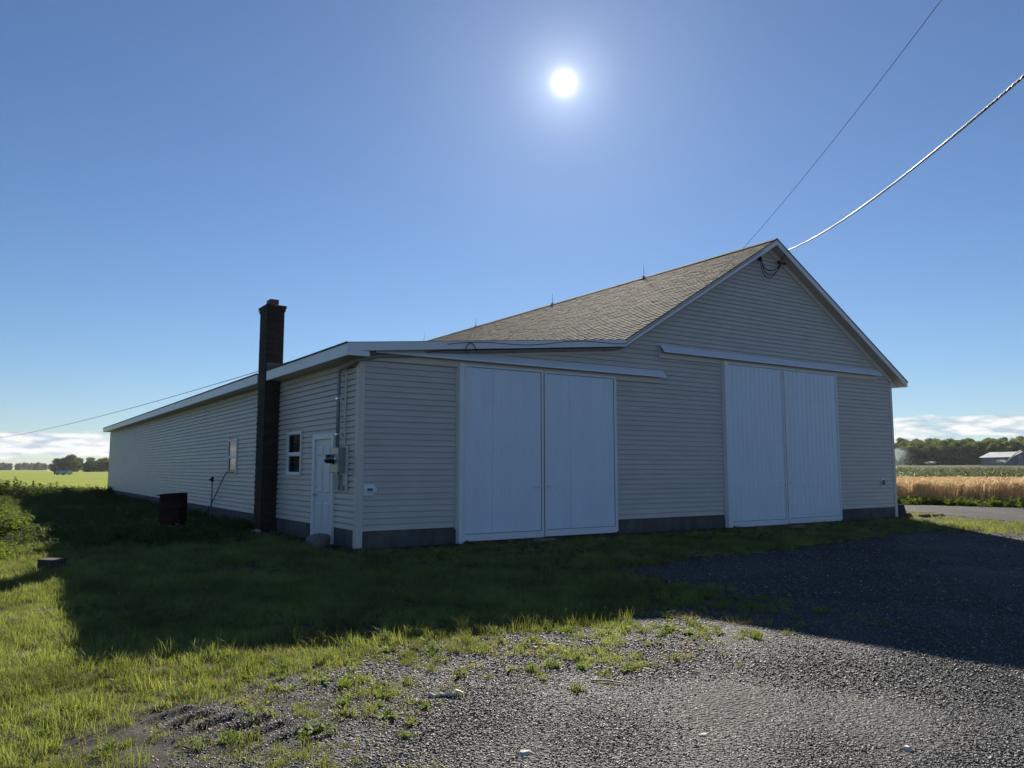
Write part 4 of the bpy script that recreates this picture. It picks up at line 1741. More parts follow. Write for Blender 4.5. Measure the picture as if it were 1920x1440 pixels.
c_st = proto_collection('crushed_stone_proto', stones)
xs, ys, ss = [], [], []
for (r0, r1, dens, sc) in ((3.0, 6.4, 9000, 0.0044), (6.4, 10.5, 3800, 0.0056), (10.5, 16, 1000, 0.0075), (16, 26, 200, 0.010)):
    x, y, r = rand_in_view(sector_n(dens, r0, r1, AZL, AZH), r0, r1, AZL, AZH, 250)
    k = (gravel_sd(x, y) + RNG.normal(0, 0.10, len(x)) > 0) & (x < 16) & (RNG.random(len(x)) < np.clip(0.74 + 0.32 * wob(x, y, 0.9, 8) + 0.2 * wob(x, y, 3.3, 1), 0.66, 1))
    x, y = x[k], y[k]
    xs.append(x)
    ys.append(y)
    ss.append(sc * np.exp(np.clip(RNG.normal(0, 0.38, len(x)), -1, 0.75)))
x, y, s = np.concatenate(xs), np.concatenate(ys), np.concatenate(ss)
o = scatter('gravel_stones', c_st, 7, np.stack([x, y, hgt(x, y) + 0.010 + s * 0.22 + np.clip(rut_z(x, y), 0, None)], 1), s, tilt=0.35, seed=1, scz=s * 0.6)
tag(o, 'loose dark crushed stone covering the driveway', 'gravel', kind='stuff')

def rutted_soil():
    n_ = 80
    u, v = np.meshgrid(np.linspace(-1, 1, n_ + 1), np.linspace(-1, 1, n_ + 1))
    x, y = (RUT[0] + u * 0.95).ravel(), (RUT[1] + v * 0.80).ravel()
    V = np.stack([x, y, hgt(x, y) + 0.012 + rut_z(x, y)], 1)
    idx = np.arange((n_ + 1) ** 2).reshape(n_ + 1, n_ + 1)
    Fq = np.stack([idx[:-1, :-1].ravel(), idx[:-1, 1:].ravel(), idx[1:, 1:].ravel(), idx[1:, :-1].ravel()], 1)
    o = link('rutted_soil', np_mesh('rutted_soil', V, Fq, MT['mud'], True))
    tag(o, kind='structure')


rutted_soil()
# lawn
tufts = [tuft_mesh('lawn_tuft_%d' % i, 200 + i, 26, 0.07, 0.035, 0.095, 0.0045, MT['grass'], 0.45) for i in range(5)]
tufts += [tuft_mesh('lawn_tuft_5', 205, 30, 0.07, 0.05, 0.13, 0.005, MT['grass'], 0.5)]
c_tf = proto_collection('lawn_tuft_proto', tufts)


def grass_keep(x, y, bias=0.0, fuzz=0.16):
    sd = gravel_sd(x, y) + RNG.normal(0, fuzz, len(x))
    wallpad = ((x > -0.62) & (y > -0.62 + 0.18 * wob(x, y, 1.7, 2)) & (x < 18.2) & (y < 30)) & (RNG.random(len(x)) > 0.08)
    return (sd < bias - 0.12) & off_barn(x, y, 0.03) & ~wallpad


P, S = [], []
for (r0, r1, dens, sc) in ((3.2, 7.5, 520, 1.0), (7.5, 12, 300, 1.15), (12, 20, 120, 1.5), (20, 34, 34, 2.1)):
    x, y, r = rand_in_view(sector_n(dens, r0, r1, AZL, AZH), r0, r1, AZL, AZH)
    k = grass_keep(x, y) & (rut_free(x, y) > 0)
    # patchy height and thickness
    k &= RNG.random(len(x)) < np.clip(0.66 + 0.42 * wob(x, y, 2.7, 1) + 0.2 * np.clip(-gravel_sd(x, y) - 1.0, -1.2, 1), 0.04, 1)
    x, y = x[k], y[k]
    P.append(np.stack([x, y, hgt(x, y) - 0.004], 1))
    S.append(sc * (0.78 + 0.30 * wob(x, y, 1.3, 3)) * RNG.uniform(0.7, 1.3, len(x)) * np.where((x > -0.5) & (y > -2.5), 0.7, 1.0))
# thin growth straying onto the gravel edge
x, y, r = rand_in_view(sector_n(260, 3.2, 11, AZL, AZH), 3.2, 11, AZL, AZH)
sd = gravel_sd(x, y)
k = (sd > -0.1) & (sd < 1.7) & (x < 2.6) & (y < -4.4) & (RNG.random(len(x)) < 1.3 * np.clip(wob(x, y, 3.1, 7) + 0.32 - 0.42 * sd, 0, 1))
P.append(np.stack([x[k], y[k], hgt(x[k], y[k]) + 0.004], 1))
S.append(RNG.uniform(0.35, 0.95, k.sum()))
o = scatter('lawn_grass', c_tf, 6, np.concatenate(P), np.concatenate(S), tilt=0.15, seed=2)
tag(o, 'short green lawn grass around the barn', 'grass', kind='stuff')

# dry yellow blades along the gravel edge
dry = [tuft_mesh('dry_tuft_%d' % i, 300 + i, 14, 0.07, 0.02, 0.09, 0.004, MT['grass_dry'], 0.9) for i in range(3)]
c_dry = proto_collection('dry_tuft_proto', dry)
x, y, r = rand_in_view(sector_n(120, 3.2, 11, AZL, AZH), 3.2, 11, AZL, AZH)
sd = gravel_sd(x, y)
k = (sd > -3.5) & (sd < 1.6) & (x < 2.6) & (RNG.random(len(x)) < 0.9 * np.clip(wob(x, y, 2.3, 4) + 0.22 - 0.16 * np.abs(sd), 0.06, 1))
o = scatter('dry_grass', c_dry, 3, np.stack([x[k], y[k], hgt(x[k], y[k]) + 0.004], 1), RNG.uniform(0.6, 1.2, k.sum()), tilt=0.2, seed=3)
tag(o, 'sparse yellow grass along the gravel edge', 'grass', kind='stuff')

# taller ragged grass on the rim of the lawn
tall = [tuft_mesh('tall_tuft_%d' % i, 320 + i, 22, 0.06, 0.08, 0.20, 0.005, MT['grass'], 0.45, seg=3) for i in range(4)]
c_tall = proto_collection('tall_tuft_proto', tall)
x, y, r = rand_in_view(sector_n(60, 3.2, 12, AZL, AZH), 3.2, 12, AZL, AZH)
sd = gravel_sd(x, y)
k = (sd < 0.05) & (x < 2.0) & (y < -0.8) & (rut_free(x, y) > 0) & (RNG.random(len(x)) < np.where(sd > -1.3, 0.5 + 0.5 * wob(x, y, 3.7, 9), 0.10 + 0.25 * wob(x, y, 1.1, 4)))
o = scatter('rim_grass', c_tall, 4, np.stack([x[k], y[k], hgt(x[k], y[k])], 1), RNG.uniform(0.55, 1.05, k.sum()), tilt=0.2, seed=4)
tag(o, 'taller ragged grass where the lawn meets the gravel', 'grass', kind='stuff')

# individual broad-leaved weeds on the gravel edge
def weed_mesh(name, seed, nb, nl, mat):
    """low coarse weed: splayed grass blades round a few broad leaves; unit radius"""
    rr = random.Random(seed)
    V, Fq = [], []
    for _ in range(nb):
        a = rr.uniform(0, 6.283)
        h = rr.uniform(0.35, 0.95)
        v, f = blade(rr, 0.25 * rr.gauss(0, 1), 0.25 * rr.gauss(0, 1), h, 0.06, h * rr.uniform(0.3, 1.0), a, seg=3)
        b = len(V)
        V += v
        Fq += [tuple(i + b for i in q) for q in f]
    for i in range(nl):
        a = rr.uniform(0, 6.283)
        el = rr.uniform(0.1, 0.9)
        q = rr.uniform(0, 0.45)
        a2 = rr.uniform(0, 6.283)
        leaf(V, Fq, (q * math.cos(a2), q * math.sin(a2), 0.02), (math.cos(a) * math.cos(el), math.sin(a) * math.cos(el), math.sin(el)), (0, 0, 1), rr.uniform(0.3, 0.75), rr.uniform(0.15, 0.3), rr.uniform(0.3, 0.7))
    return np_mesh(name, V, Fq, MT[mat])


wms = [weed_mesh('weed_%d' % i, 400 + i, (26, 10, 34, 16)[i], (10, 22, 4, 16)[i], ('weed', 'weed', 'grass', 'weed')[i]) for i in range(4)]
WEEDS = [(1010, 1212, 'dark broad-leaved weed clump on the gravel rim just below the shadow line', 0.17, 1),
         (1175, 1180, 'bright weed clump at the right tip of the grassy rim by the shadow edge', 0.14, 0),
         (800, 1205, 'weed clump in the lit grass rim at the middle of the shadow edge', 0.13, 3),
         (1190, 1255, 'weed patch at the right end of the grass tongue on open gravel', 0.15, 2),
         (860, 1262, 'low weed clump on gravel above the crumpled pale strip', 0.12, 1),
         (710, 1290, 'yellow green weed clump on gravel left of the crumpled pale strip', 0.14, 0),
         (775, 1322, 'weed clump touching the left end of the crumpled pale strip', 0.13, 3),
         (590, 1375, 'largest weed clump on the gravel, bottom left of the driveway', 0.21, 0),
         (645, 1345, 'weed clump on gravel right behind the largest clump', 0.17, 2),
         (768, 1384, 'tiny single weed alone on gravel near the bottom', 0.07, 1),
         (545, 1300, 'weed clump on the torn grass edge at the left of the gravel', 0.15, 3),
         (470, 1360, 'weed clump on bare soil at the lower left gravel edge', 0.13, 2),
         (1330, 1163, 'lone bright weed on bare gravel just below the shadow edge', 0.075, 1),
         (1275, 1108, 'leftmost weed of the shaded patch on the gravel', 0.17, 0),
         (1312, 1122, 'weed at the near side of the shaded patch on the gravel', 0.17, 3),
         (1345, 1108, 'weed at the far side of the shaded patch on the gravel', 0.16, 2),
         (1375, 1126, 'rightmost weed of the shaded patch on the gravel', 0.15, 0)]
for i, (px, py, lab, s, k) in enumerate(WEEDS):
    g = gpx(px, py)
    o = link('weed', wms[k], None, (g[0], g[1], g[2] + 0.004))
    o.rotation_euler = (0, 0, random.uniform(0, 6))
    o.scale = (s, s, s * random.uniform(0.6, 0.8))
    tag(o, lab, 'weed', 'weeds on the gravel')
c_wd = proto_collection('stray_weed_proto', wms)
x, y, r = rand_in_view(sector_n(16, 3.2, 11, AZL, AZH), 3.2, 11, AZL, AZH)
sd = gravel_sd(x, y)
k = (sd > -3.0) & (sd < 1.5) & (x < 2.4) & (y < -4.6) & (RNG.random(len(x)) < 0.85 - 0.25 * np.abs(sd))
o = scatter('stray_weeds', c_wd, 4, np.stack([x[k], y[k], hgt(x[k], y[k]) + 0.004], 1), RNG.uniform(0.05, 0.13, k.sum()), tilt=0.1, seed=17)
tag(o, 'small stray weeds where the grass thins into gravel', 'weeds', kind='stuff')
# clover heads dotted over the lawn
fl_ = MB().lathe([(0.0, 0.0), (0.006, 0.003), (0.009, 0.010), (0.006, 0.017), (0.0, 0.019)], 0, 0, 7, 0.06)
fl_.tube([(0, 0, 0), (0, 0, 0.062)], 0.0012, 4)
c_cl = proto_collection('clover_proto', [fl_.mesh('clover_head', MT['palestone'])])
n = 160
x, y, r = rand_in_view(n, 5, 16, AZL, AZH)
k = grass_keep(x, y, -0.4)
o = scatter('clover_flowers', c_cl, 1, np.stack([x[k], y[k], hgt(x[k], y[k])], 1), RNG.uniform(0.6, 0.9, k.sum()), tilt=0.2, seed=18)
tag(o, 'tiny white clover heads dotted over the lawn', 'flowers', kind='stuff')

# ground cover in the shade along the side wall, and leafy edges
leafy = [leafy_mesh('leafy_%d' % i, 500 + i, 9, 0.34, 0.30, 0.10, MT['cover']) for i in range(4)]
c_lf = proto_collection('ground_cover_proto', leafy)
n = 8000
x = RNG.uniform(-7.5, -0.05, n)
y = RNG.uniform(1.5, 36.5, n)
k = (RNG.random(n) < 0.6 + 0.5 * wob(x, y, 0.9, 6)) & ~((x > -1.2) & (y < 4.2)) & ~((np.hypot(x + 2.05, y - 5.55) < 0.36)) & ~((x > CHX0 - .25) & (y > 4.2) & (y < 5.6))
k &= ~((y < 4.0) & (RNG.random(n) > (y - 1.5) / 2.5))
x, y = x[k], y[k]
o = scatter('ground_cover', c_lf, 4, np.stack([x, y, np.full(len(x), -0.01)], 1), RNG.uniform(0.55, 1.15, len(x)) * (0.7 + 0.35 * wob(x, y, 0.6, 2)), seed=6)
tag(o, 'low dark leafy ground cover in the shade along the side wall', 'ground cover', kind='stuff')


def bush(name, x, y, n, rad, h, lf, label, seed, mat='weed', sy=1.0):
    """leafy bush: many stems with leaves, dome shaped"""
    rr = random.Random(seed)
    V, Fq = [], []
    for s in range(n):
        a = rr.uniform(0, 6.283)
        q = math.sqrt(rr.random())
        bx, by = q * rad * math.cos(a), q * rad * sy * math.sin(a)
        hh = h * (1 - 0.55 * q * q) * rr.uniform(0.65, 1.12)
        nl = int(6 + hh * 16)
        for i in range(nl):
            t = (i + 0.6) / nl
            p = (bx * (0.75 + 0.3 * t), by * (0.75 + 0.3 * t), hh * t)
            la, el = rr.uniform(0, 6.283), rr.uniform(-0.2, 0.9)
            sz = lf * rr.uniform(0.6, 1.25)
            leaf(V, Fq, p, (math.cos(la) * math.cos(el), math.sin(la) * math.cos(el), math.sin(el)), (0, 0, 1), sz, sz * 0.6, rr.uniform(0.1, 0.5))
    root = empty(name, (x, y, 0))
    tag(root, label, 'bush')
    link('foliage', np_mesh(name + '_foliage', V, Fq, MT[mat]), root)
    st = MB()
    for s in range(9):
        a = 2 * PI * s / 9 + rr.uniform(-.3, .3)
        q = rr.uniform(0.1, 0.7) * rad
        st.tube([(x + 0.3 * q * math.cos(a), y + 0.3 * q * sy * math.sin(a), -0.02), (x + q * math.cos(a), y + q * sy * math.sin(a), h * 0.6)], [0.008, 0.004], 5)
    st.build('stems', MT['bark'], root)
    return root


bush('leafy_bush', -5.5, 5.9, 150, 0.85, 0.74, 0.11, 'rounded sunlit leafy bush at the left picture edge', 31)
bush('leafy_bush', -5.85, 2.0, 170, 0.95, 0.34, 0.065, 'low sunlit mound of small leaved weeds at the left edge', 32, sy=1.4)
bush('leafy_bush', -6.2, 12.0, 120, 1.3, 0.50, 0.11, 'sunlit straggly bush farther back at the left edge', 33, sy=1.3)
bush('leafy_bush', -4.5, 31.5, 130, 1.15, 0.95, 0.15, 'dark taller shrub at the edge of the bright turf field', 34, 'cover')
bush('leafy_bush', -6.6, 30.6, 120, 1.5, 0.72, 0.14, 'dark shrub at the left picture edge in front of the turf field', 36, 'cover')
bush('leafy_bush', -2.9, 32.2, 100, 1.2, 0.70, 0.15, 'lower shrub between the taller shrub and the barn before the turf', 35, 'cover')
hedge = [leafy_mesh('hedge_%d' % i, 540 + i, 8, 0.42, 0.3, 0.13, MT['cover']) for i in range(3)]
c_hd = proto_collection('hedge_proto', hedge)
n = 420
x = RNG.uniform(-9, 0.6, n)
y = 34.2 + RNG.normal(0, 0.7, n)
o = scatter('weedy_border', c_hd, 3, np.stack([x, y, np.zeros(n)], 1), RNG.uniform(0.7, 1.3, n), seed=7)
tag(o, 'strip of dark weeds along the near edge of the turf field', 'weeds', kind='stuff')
# sunlit weeds at the far left, in front of the shrubs
n = 900
x = RNG.uniform(-9.5, -5.2, n)
y = RNG.uniform(0.5, 28, n)
k = x < -5.4 - 0.35 * wob(x, y, 0.7)
c_sw = proto_collection('sunlit_weed_proto', [leafy_mesh('sunlit_weed_%d' % i, 580 + i, 8, 0.28, 0.25, 0.085, MT['weed']) for i in range(4)])
o = scatter('sunlit_weeds', c_sw, 4, np.stack([x[k], y[k], np.zeros(k.sum())], 1), RNG.uniform(0.6, 1.2, k.sum()), seed=8)
tag(o, 'sunlit low weeds beyond the shadow at the left edge', 'weeds', kind='stuff')

# ------------------------------------------------------------------ fields at the right


def wheat_mesh(name, seed):
    rr = random.Random(seed)
    V, Fq = [], []
    for _ in range(11):
        x, y = rr.uniform(-.12, .12), rr.uniform(-.12, .12)
        h = rr.uniform(0.75, 1.0)
        lean = rr.uniform(0.05, 0.30)
        a = rr.gauss(-0.9, 0.5)
        dx, dy = math.cos(a) * lean, math.sin(a) * lean
        pa = rr.uniform(0, 3.14)
        wx, wy = math.cos(pa), math.sin(pa)
        b = len(V)
        w = 0.008
        e0 = (x + dx * 0.6, y + dy * 0.6, h * 0.88)
        e1 = (x + dx * 1.0, y + dy * 1.0, h)
        e2 = (x + dx * 1.45, y + dy * 1.45, h * 0.98)
        V += [(x - wx * w, y - wy * w, 0), (x + wx * w, y + wy * w, 0), (e0[0] + wx * w, e0[1] + wy * w, e0[2]), (e0[0] - wx * w, e0[1] - wy * w, e0[2])]
        Fq.append((b, b + 1, b + 2, b + 3))
        b = len(V)
        ew = 0.020
        V += [(e0[0], e0[1], e0[2]), (e1[0] + wx * ew, e1[1] + wy * ew, e1[2]), (e2[0], e2[1], e2[2]), (e1[0] - wx * ew, e1[1] - wy * ew, e1[2])]
        Fq.append((b, b + 1, b + 2, b + 3))
        if rr.random() < 0.6:
            v, f = blade(rr, x, y, h * 0.55, 0.012, 0.18, rr.uniform(0, 6.28), seg=2)
            b = len(V)
            V += v
            Fq += [tuple(i + b for i in q) for q in f]
    return np_mesh(name, V, Fq, MT['wheat'])


c_wh = proto_collection('wheat_proto', [wheat_mesh('wheat_%d' % i, 600 + i) for i in range(4)])
n = 13500
x = RNG.uniform(25.9, 34.5, n)
y = RNG.uniform(-16, 20, n)
x = x - 0.26 * (y - 6)
o = scatter('wheat_crop', c_wh, 4, np.stack([x, y, hgt(x, y)], 1), RNG.uniform(0.85, 1.1, n) * (0.97 + 0.05 * wob(x, y, 0.5)), tilt=0.05, seed=9, rotz=RNG.normal(0, 0.4, n))
tag(o, 'strip of ripe golden wheat beyond the gravel road', 'wheat', kind='stuff')
# bright weeds on the road verge
bright = [leafy_mesh('verge_%d' % i, 640 + i, 7, 0.30, 0.2, 0.10, MT['weed']) for i in range(3)]
c_vg = proto_collection('verge_proto', bright)
n = 1500
y = RNG.uniform(-16, 20, n)
x = 25.3 + RNG.normal(0, 0.40, n) - 0.26 * (y - 6)
o = scatter('verge_weeds', c_vg, 3, np.stack([x, y, hgt(x, y)], 1), RNG.uniform(0.6, 1.25, n), seed=10)
tag(o, 'bright green weeds between the gravel road and the wheat', 'weeds', kind='stuff')
# row crop behind
crop = [leafy_mesh('crop_%d' % i, 660 + i, 9, 0.62, 0.4, 0.24, MT['potato']) for i in range(3)]
c_cr = proto_collection('crop_proto', crop)
n = 9000
y = RNG.uniform(-40, 75, n)
x = 35.2 + 95 * RNG.random(n) ** 1.3
x = np.round((x - 35.2) / 0.9) * 0.9 + 35.2 + RNG.normal(0, 0.1, n) - 0.26 * (y - 6)
o = scatter('row_crop', c_cr, 3, np.stack([x, y, hgt(x, y) + 0.03], 1), RNG.uniform(0.8, 1.25, n), seed=12)
tag(o, 'grey green leafy row crop behind the wheat', 'crop', kind='stuff')


# ------------------------------------------------------------------ trees
def crown_mesh(name, seed, R, H, lf, n, mat, low=0.12):
    """leaf clumps spread through a lumpy crown volume of height H and radius R"""
    rr = random.Random(seed)
    V, Fq = [], []
    blobs = []
    for _ in range(15):
        a = rr.uniform(0, 6.283)
        q = rr.uniform(0.0, 0.72) * R
        z_ = rr.uniform(low + 0.16, 0.84) * H
        taper = 1 - 0.55 * abs(z_ / H - 0.48) * 1.6
        blobs.append((q * math.cos(a) * taper, q * math.sin(a) * taper, z_, R * rr.uniform(0.28, 0.48)))
    while len(Fq) < n:
        bx, by, bz, br = rr.choice(blobs)
        u, v_ = rr.uniform(0, 6.283), math.acos(rr.uniform(-1, 1))
        d_ = br * (rr.random() ** 0.33) * rr.uniform(0.8, 1.15)
        p = Vector((bx + d_ * math.sin(v_) * math.cos(u), by + d_ * math.sin(v_) * math.sin(u), bz + 0.8 * d_ * math.cos(v_)))
        if p.z < low * H * 0.6:
            continue
        s = lf * rr.uniform(0.6, 1.3)
        nrm_ = Vector((rr.gauss(0, .6) + (p.x - bx) / br, rr.gauss(0, .6) + (p.y - by) / br, rr.gauss(0.4, .6) + (p.z - bz) / br)).normalized()
        t = nrm_.orthogonal().normalized()
        t = Quaternion(nrm_, rr.uniform(0, 6.28)) @ t
        b_v = nrm_.cross(t)
        k = len(V)
        V += [tuple(p + t * s), tuple(p + b_v * s * 0.6), tuple(p - t * s * 0.9 + nrm_ * s * .2), tuple(p - b_v * s * 0.6)]
        Fq.append((k, k + 1, k + 2, k + 3))
    return np_mesh(name, V, Fq, MT[mat])


def trunk_mesh(name, seed, R, H):
    rr = random.Random(seed)
    m = MB()
    m.tube([(0, 0, -0.3), (0.05, 0, H * 0.25), (0.1, 0.05, H * 0.6)], [0.035 * H, 0.024 * H, 0.008 * H], 7)
    for i in range(5):
        a = 2 * PI * i / 5 + rr.uniform(-.4, .4)
        z_ = H * rr.uniform(0.22, 0.42)
        m.tube([(0.05, 0, z_), (R * .35 * math.cos(a), R * .35 * math.sin(a), z_ + H * .14), (R * .6 * math.cos(a), R * .6 * math.sin(a), z_ + H * .30)], [0.014 * H, 0.009 * H, 0.003 * H], 5)
    return m.mesh(name, MT['bark'])


CR = [(crown_mesh('crown_%d' % i, 700 + i, 3.6, 8.5, 0.30, 4200, ('tree', 'tree2', 'tree', 'tree2')[i], (0.02, 0.04, 0.0, 0.02)[i]), trunk_mesh('trunk_%d' % i, 720 + i, 3.6, 8.5)) for i in range(4)]


def tree(x, y, s, sxy, k, label, group, rz=None, name='tree'):
    root = empty(name, (x, y, float(hgt(x, y)) - 0.7 * s))
    tag(root, label, 'tree', group)
    rz = random.uniform(0, 6) if rz is None else rz
    for nm, me in (('crown', CR[k][0]), ('trunk', CR[k][1])):
        o = link(nm, me, root)
        o.scale = (s * sxy, s * sxy, s)
        o.rotation_euler = (0, 0, rz)
    return root


ORD = ['first', 'second', 'third', 'fourth', 'fifth', 'sixth', 'seventh', 'eighth', 'ninth', 'tenth', 'eleventh', 'twelfth', 'thirteenth', 'fourteenth', 'fifteenth', 'sixteenth', 'seventeenth']


def polar(px, r):
    d = px_ray(px, 879)
    d = d / math.hypot(d[0], d[1])
    return CAM_C[0] + d[0] * r, CAM_C[1] + d[1] * r


# clumps beyond the turf field at the left
for q_, (px, r, s, sxy, k) in enumerate(((104, 430, 0.78, 1.3, 1), (118, 425, 0.98, 1.35, 0), (131, 428, 1.10, 1.3, 2), (144, 432, 1.02, 1.25, 0))):
    x, y = polar(px, r)
    tree(x, y, s, sxy, k, ORD[q_] + ' tree from the left in the larger clump beyond the turf field', 'larger tree clump beyond the turf')
for q_, (px, r, s, sxy, k) in enumerate(((164, 400, 0.72, 1.3, 2), (176, 405, 0.90, 1.25, 2), (190, 402, 0.85, 1.3, 1), (203, 398, 0.75, 1.3, 0))):
    x, y = polar(px, r)
    tree(x, y, s, sxy, k, ORD[q_] + ' tree from the left in the clump next to the barn end', 'smaller tree clump near the barn end')
# far tree line, reads as one mass
c_ft = proto_collection('far_tree_proto', [crown_mesh('far_crown_%d' % i, 760 + i, 4.2, 9.0, 0.5, 900, 'treefar', 0.02) for i in range(3)])
n = 520
px = RNG.uniform(-420, 330, n)
r = RNG.uniform(900, 1050, n)
pts = np.array([polar(a, b) for a, b in zip(px, r)])
reflected_trees = np.array([(-27 - 4.5 * i + 3 * (i % 2), 88 + 5.0 * (i % 3) - 1.5 * i) for i in range(-3, 6)], float)  # nearer unseen trees left of view, added to darken the window reflections
pts = np.concatenate([pts, reflected_trees])
n = len(pts)
o = scatter('far_and_reflected_trees', c_ft, 3, np.stack([pts[:, 0], pts[:, 1], np.full(n, -0.5)], 1), RNG.uniform(0.7, 1.0, n), tilt=0.0, seed=14)
tag(o, 'distant tree line across the horizon beyond the turf field, plus unseen nearer trees added for the window reflections', 'trees', kind='stuff')
# wooded hill at the right: front rank as single trees, the rest one mass
FR = [(1682, 268, .62, 1), (1690, 285, .78, 0), (1700, 280, .84, 2), (1716, 276, .92, 0), (1732, 280, 1.0, 2), (1750, 276, .98, 0), (1768, 280, 1.06, 2), (1786, 276, .98, 0),
      (1802, 280, 1.04, 2), (1818, 277, 1.0, 0), (1836, 288, 1.0, 3), (1852, 290, 1.05, 1), (1870, 290, 1.0, 3), (1890, 291, 1.05, 0), (1908, 290, 1.0, 1), (1926, 288, 1.0, 2), (1945, 286, 1.0, 0)]
for i, (px, r, s, k) in enumerate(FR):
    x, y = polar(px, r)
    if px == 1682:
        tree(x, y, s, 1.0, k, 'small light green tree at the foot of the wood next to the spray', None)
    else:
        tree(x, y, s, 1.05, k, ORD[i - 1] + ' tree from the barn in the front rank of the wooded hill', 'front rank of the wooded hill')
c_hill = proto_collection('hill_tree_proto', [c[0] for c in CR])
n = 620
px = RNG.uniform(1480, 2280, n)
r = 284 + 110 * RNG.random(n)
pts = np.array([polar(a, b) for a, b in zip(px, r)])
o = scatter('hillside_wood', c_hill, 4, np.stack([pts[:, 0], pts[:, 1], hgt(pts[:, 0], pts[:, 1]) - 0.6], 1), RNG.uniform(0.68, 1.0, n), tilt=0.0, seed=15)
tag(o, 'wooded hillside of mixed green trees behind the fields', 'wood', kind='stuff')

# ------------------------------------------------------------------ far shed, tank trailer, sprinklers


def far_shed():
    r = 246.0
    x0, y0 = polar(1841, r)
    x1, y1 = polar(1899, r - 7)
    L = math.hypot(x1 - x0, y1 - y0)
    ang = math.atan2(y1 - y0, x1 - x0)
    root = empty('far_shed', (x0, y0, float(hgt(x0, y0))))
    root.rotation_euler = (0, 0, ang)
    tag(root, 'long low shed with pale metal roof in front of the wooded hill', 'shed')
    Dp, he, hr = 6.4, 2.1, 3.4

    def part(name, m, mat):
        o = link(name, m.mesh(name, mat), root)
        return o
    part('wall', MB().box(0, L, 0, Dp, -1, he), MT['farwall'])
    g = MB().prism([(0.003, he), (Dp - .003, he), (Dp / 2, hr - 0.12)], 'x', L - 0.05, L - 0.001)
    g.prism([(0.003, he), (Dp - .003, he), (Dp / 2, hr - 0.12)], 'x', 0.0, 0.05)
    part('gable', g, MT['farwall'])
    n_ = 9
    for i in range(n_):
        a, b = -0.4 + (L + 0.8) * i / n_, -0.4 + (L + 0.8) * (i + 1) / n_ - 0.03
        part('roof_panel', MB().prism([(-0.4, he - 0.15), (Dp / 2, hr), (Dp / 2, hr + 0.08), (-0.4, he - 0.05)], 'x', a, b), MT['farroof'])
        part('roof_panel', MB().prism([(Dp / 2 + .001, hr), (Dp + 0.4, he - 0.15), (Dp + 0.4, he - 0.05), (Dp / 2 + .001, hr + 0.08)], 'x', a, b), MT['farroof'])
    part('door', MB().box(L, L + 0.05, 1.8, 3.2, -0.5, 2.6), MT['farroof'])
    part('door', MB().box(L, L + 0.05, 3.9, 5.3, -0.5, 2.6), MT['farroof'])


far_shed()


def trailer():
    x, y = polar(101.5, 208)
    x1, y1 = polar(127, 206)
    L = math.hypot(x1 - x, y1 - y)
    ang = math.atan2(y1 - y, x1 - x)
    root = empty('field_trailer', (x, y, 0.0))
    root.rotation_euler = (0, 0, ang)
    tag(root, 'low pale blue covered trailer standing on the turf field', 'trailer')

    def part(name, m, mat, sm=False):
        return link(name, m.mesh(name, mat, None, sm), root)
    prof = [(0, 0.22), (1.6, 0.22), (1.6, 0.80), (1.35, 1.02), (0.25, 1.02), (0, 0.80)]
    part('cover', MB().prism(prof, 'x', 0.35, L), MT['tank'])
    part('front_frame', MB().prism([(-.03, 0.15), (1.63, 0.15), (1.63, 1.08), (-.03, 1.08)], 'x', 0.0, 0.34), MT['dark'])
    for wx in (0.9, L - 0.8):
        for wy in (-0.10, 1.60):
            m = MB().lathe([(0.0, 0.0), (0.22, 0.0), (0.22, 0.10), (0.0, 0.10)], 0, 0, 16)
            m.v = [(wx + p[0], wy + p[2], 0.22 + p[1]) for p in m.v]
            part('wheel', m, MT['black'])
    m = MB().tube([(L, 0.8, 0.35), (L + 0.9, 0.8, 0.28)], 0.05, 6)
    part('drawbar', m, MT['dark'])


trailer()


def spray_mat():
    m, nt = new_mat('water_droplets')
    out = N(nt, 'ShaderNodeOutputMaterial')
    d_ = N(nt, 'ShaderNodeBsdfDiffuse')
    d_.inputs['Color'].default_value = (0.9, 0.92, 0.95, 1)
    t_ = N(nt, 'ShaderNodeBsdfTranslucent')
    t_.inputs['Color'].default_value = (0.9, 0.92, 0.95, 1)
    mx = N(nt, 'ShaderNodeMixShader', i_0=0.6)
    nt.links.new(d_.outputs[0], mx.inputs[1])
    nt.links.new(t_.outputs[0], mx.inputs[2])
    nt.links.new(mx.outputs[0], out.inputs[0])
    return m


MT['spray'] = spray_mat()


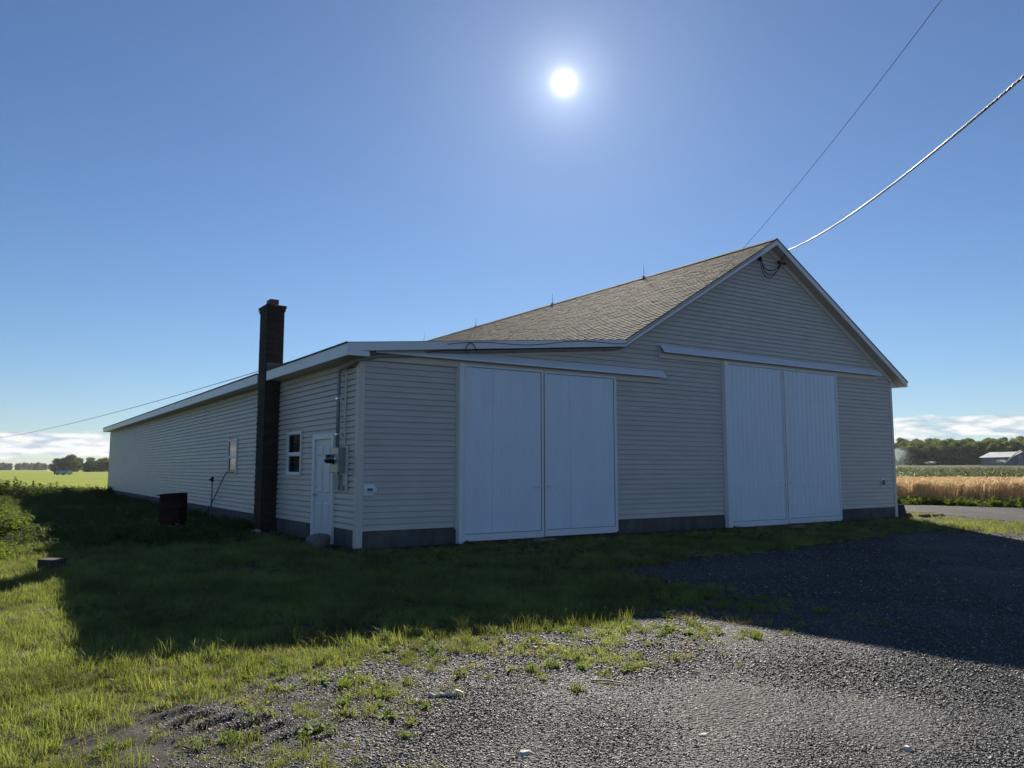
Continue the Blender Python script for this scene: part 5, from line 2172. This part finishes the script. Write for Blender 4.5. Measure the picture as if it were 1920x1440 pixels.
def sprinkler(px, r, label, arcs, seed):
    """riser pipe plus falling droplets thrown along ballistic arcs"""
    rr = random.Random(seed)
    x, y = polar(px, r)
    root = empty('sprinkler', (x, y, float(hgt(x, y))))
    tag(root, label, 'sprinkler')
    link('riser', MB().tube([(0, 0, 0), (0, 0, 1.1)], 0.04, 6).mesh('riser', MT['dark']), root)
    rx, ry = CAM_R[0, 0], CAM_R[1, 0]
    V, Fq = [], []
    for (vx, vz, T, n_, spread) in arcs:
        for _ in range(n_):
            t = rr.uniform(0.0, T)
            a, b = vx + 6.0 * rr.gauss(0, spread), vz * rr.gauss(1, spread * 0.4)
            side = rr.gauss(0, 0.15) * t
            h = 1.1 + b * t - 4.9 * t * t
            if h < 0.1:
                continue
            cx_, cy_ = a * t * rx - side * ry, a * t * ry + side * rx
            s = rr.uniform(0.012, 0.03)
            k = len(V)
            V += [(cx_ + s, cy_, h), (cx_ - s * .5, cy_ + s, h), (cx_ - s * .5, cy_ - s, h), (cx_, cy_, h + s * 1.6)]
            Fq += [(k, k + 2, k + 1), (k, k + 1, k + 3), (k + 1, k + 2, k + 3), (k + 2, k, k + 3)]
    o = link('water_spray', np_mesh('water_spray', V, Fq, MT['spray']), root)
    tag(o, kind='stuff')


sprinkler(1684, 165, 'sprinkler with a tall rounded plume of white spray before the wood', [(0.1, 6.6, 1.45, 9000, 0.17)], 1)
sprinkler(1885, 165, 'sprinkler throwing a slanting white jet across the far shed', [(9.5, 8.8, 0.30, 3600, 0.06), (-1.5, 3.0, 0.6, 500, 0.3)], 2)
sprinkler(1751, 175, 'small low sprinkler puff between the two larger sprays', [(-2.0, 2.0, 0.45, 700, 0.3)], 3)

# ------------------------------------------------------------------ thin summer air
hm, hnt = new_mat('haze_air')
ho = N(hnt, 'ShaderNodeOutputMaterial')
hv_ = N(hnt, 'ShaderNodeVolumePrincipled')
hv_.inputs['Color'].default_value = (0.80, 0.87, 0.95, 1)
hv_.inputs['Density'].default_value = 0.00011
hv_.inputs['Anisotropy'].default_value = 0.3
hnt.links.new(hv_.outputs[0], ho.inputs['Volume'])
hz = MB().box(-1650, 1650, -1650, 1650, -1.6, 30).build('haze', hm)
tag(hz, 'thin bluish summer haze over the fields', 'haze', kind='stuff')
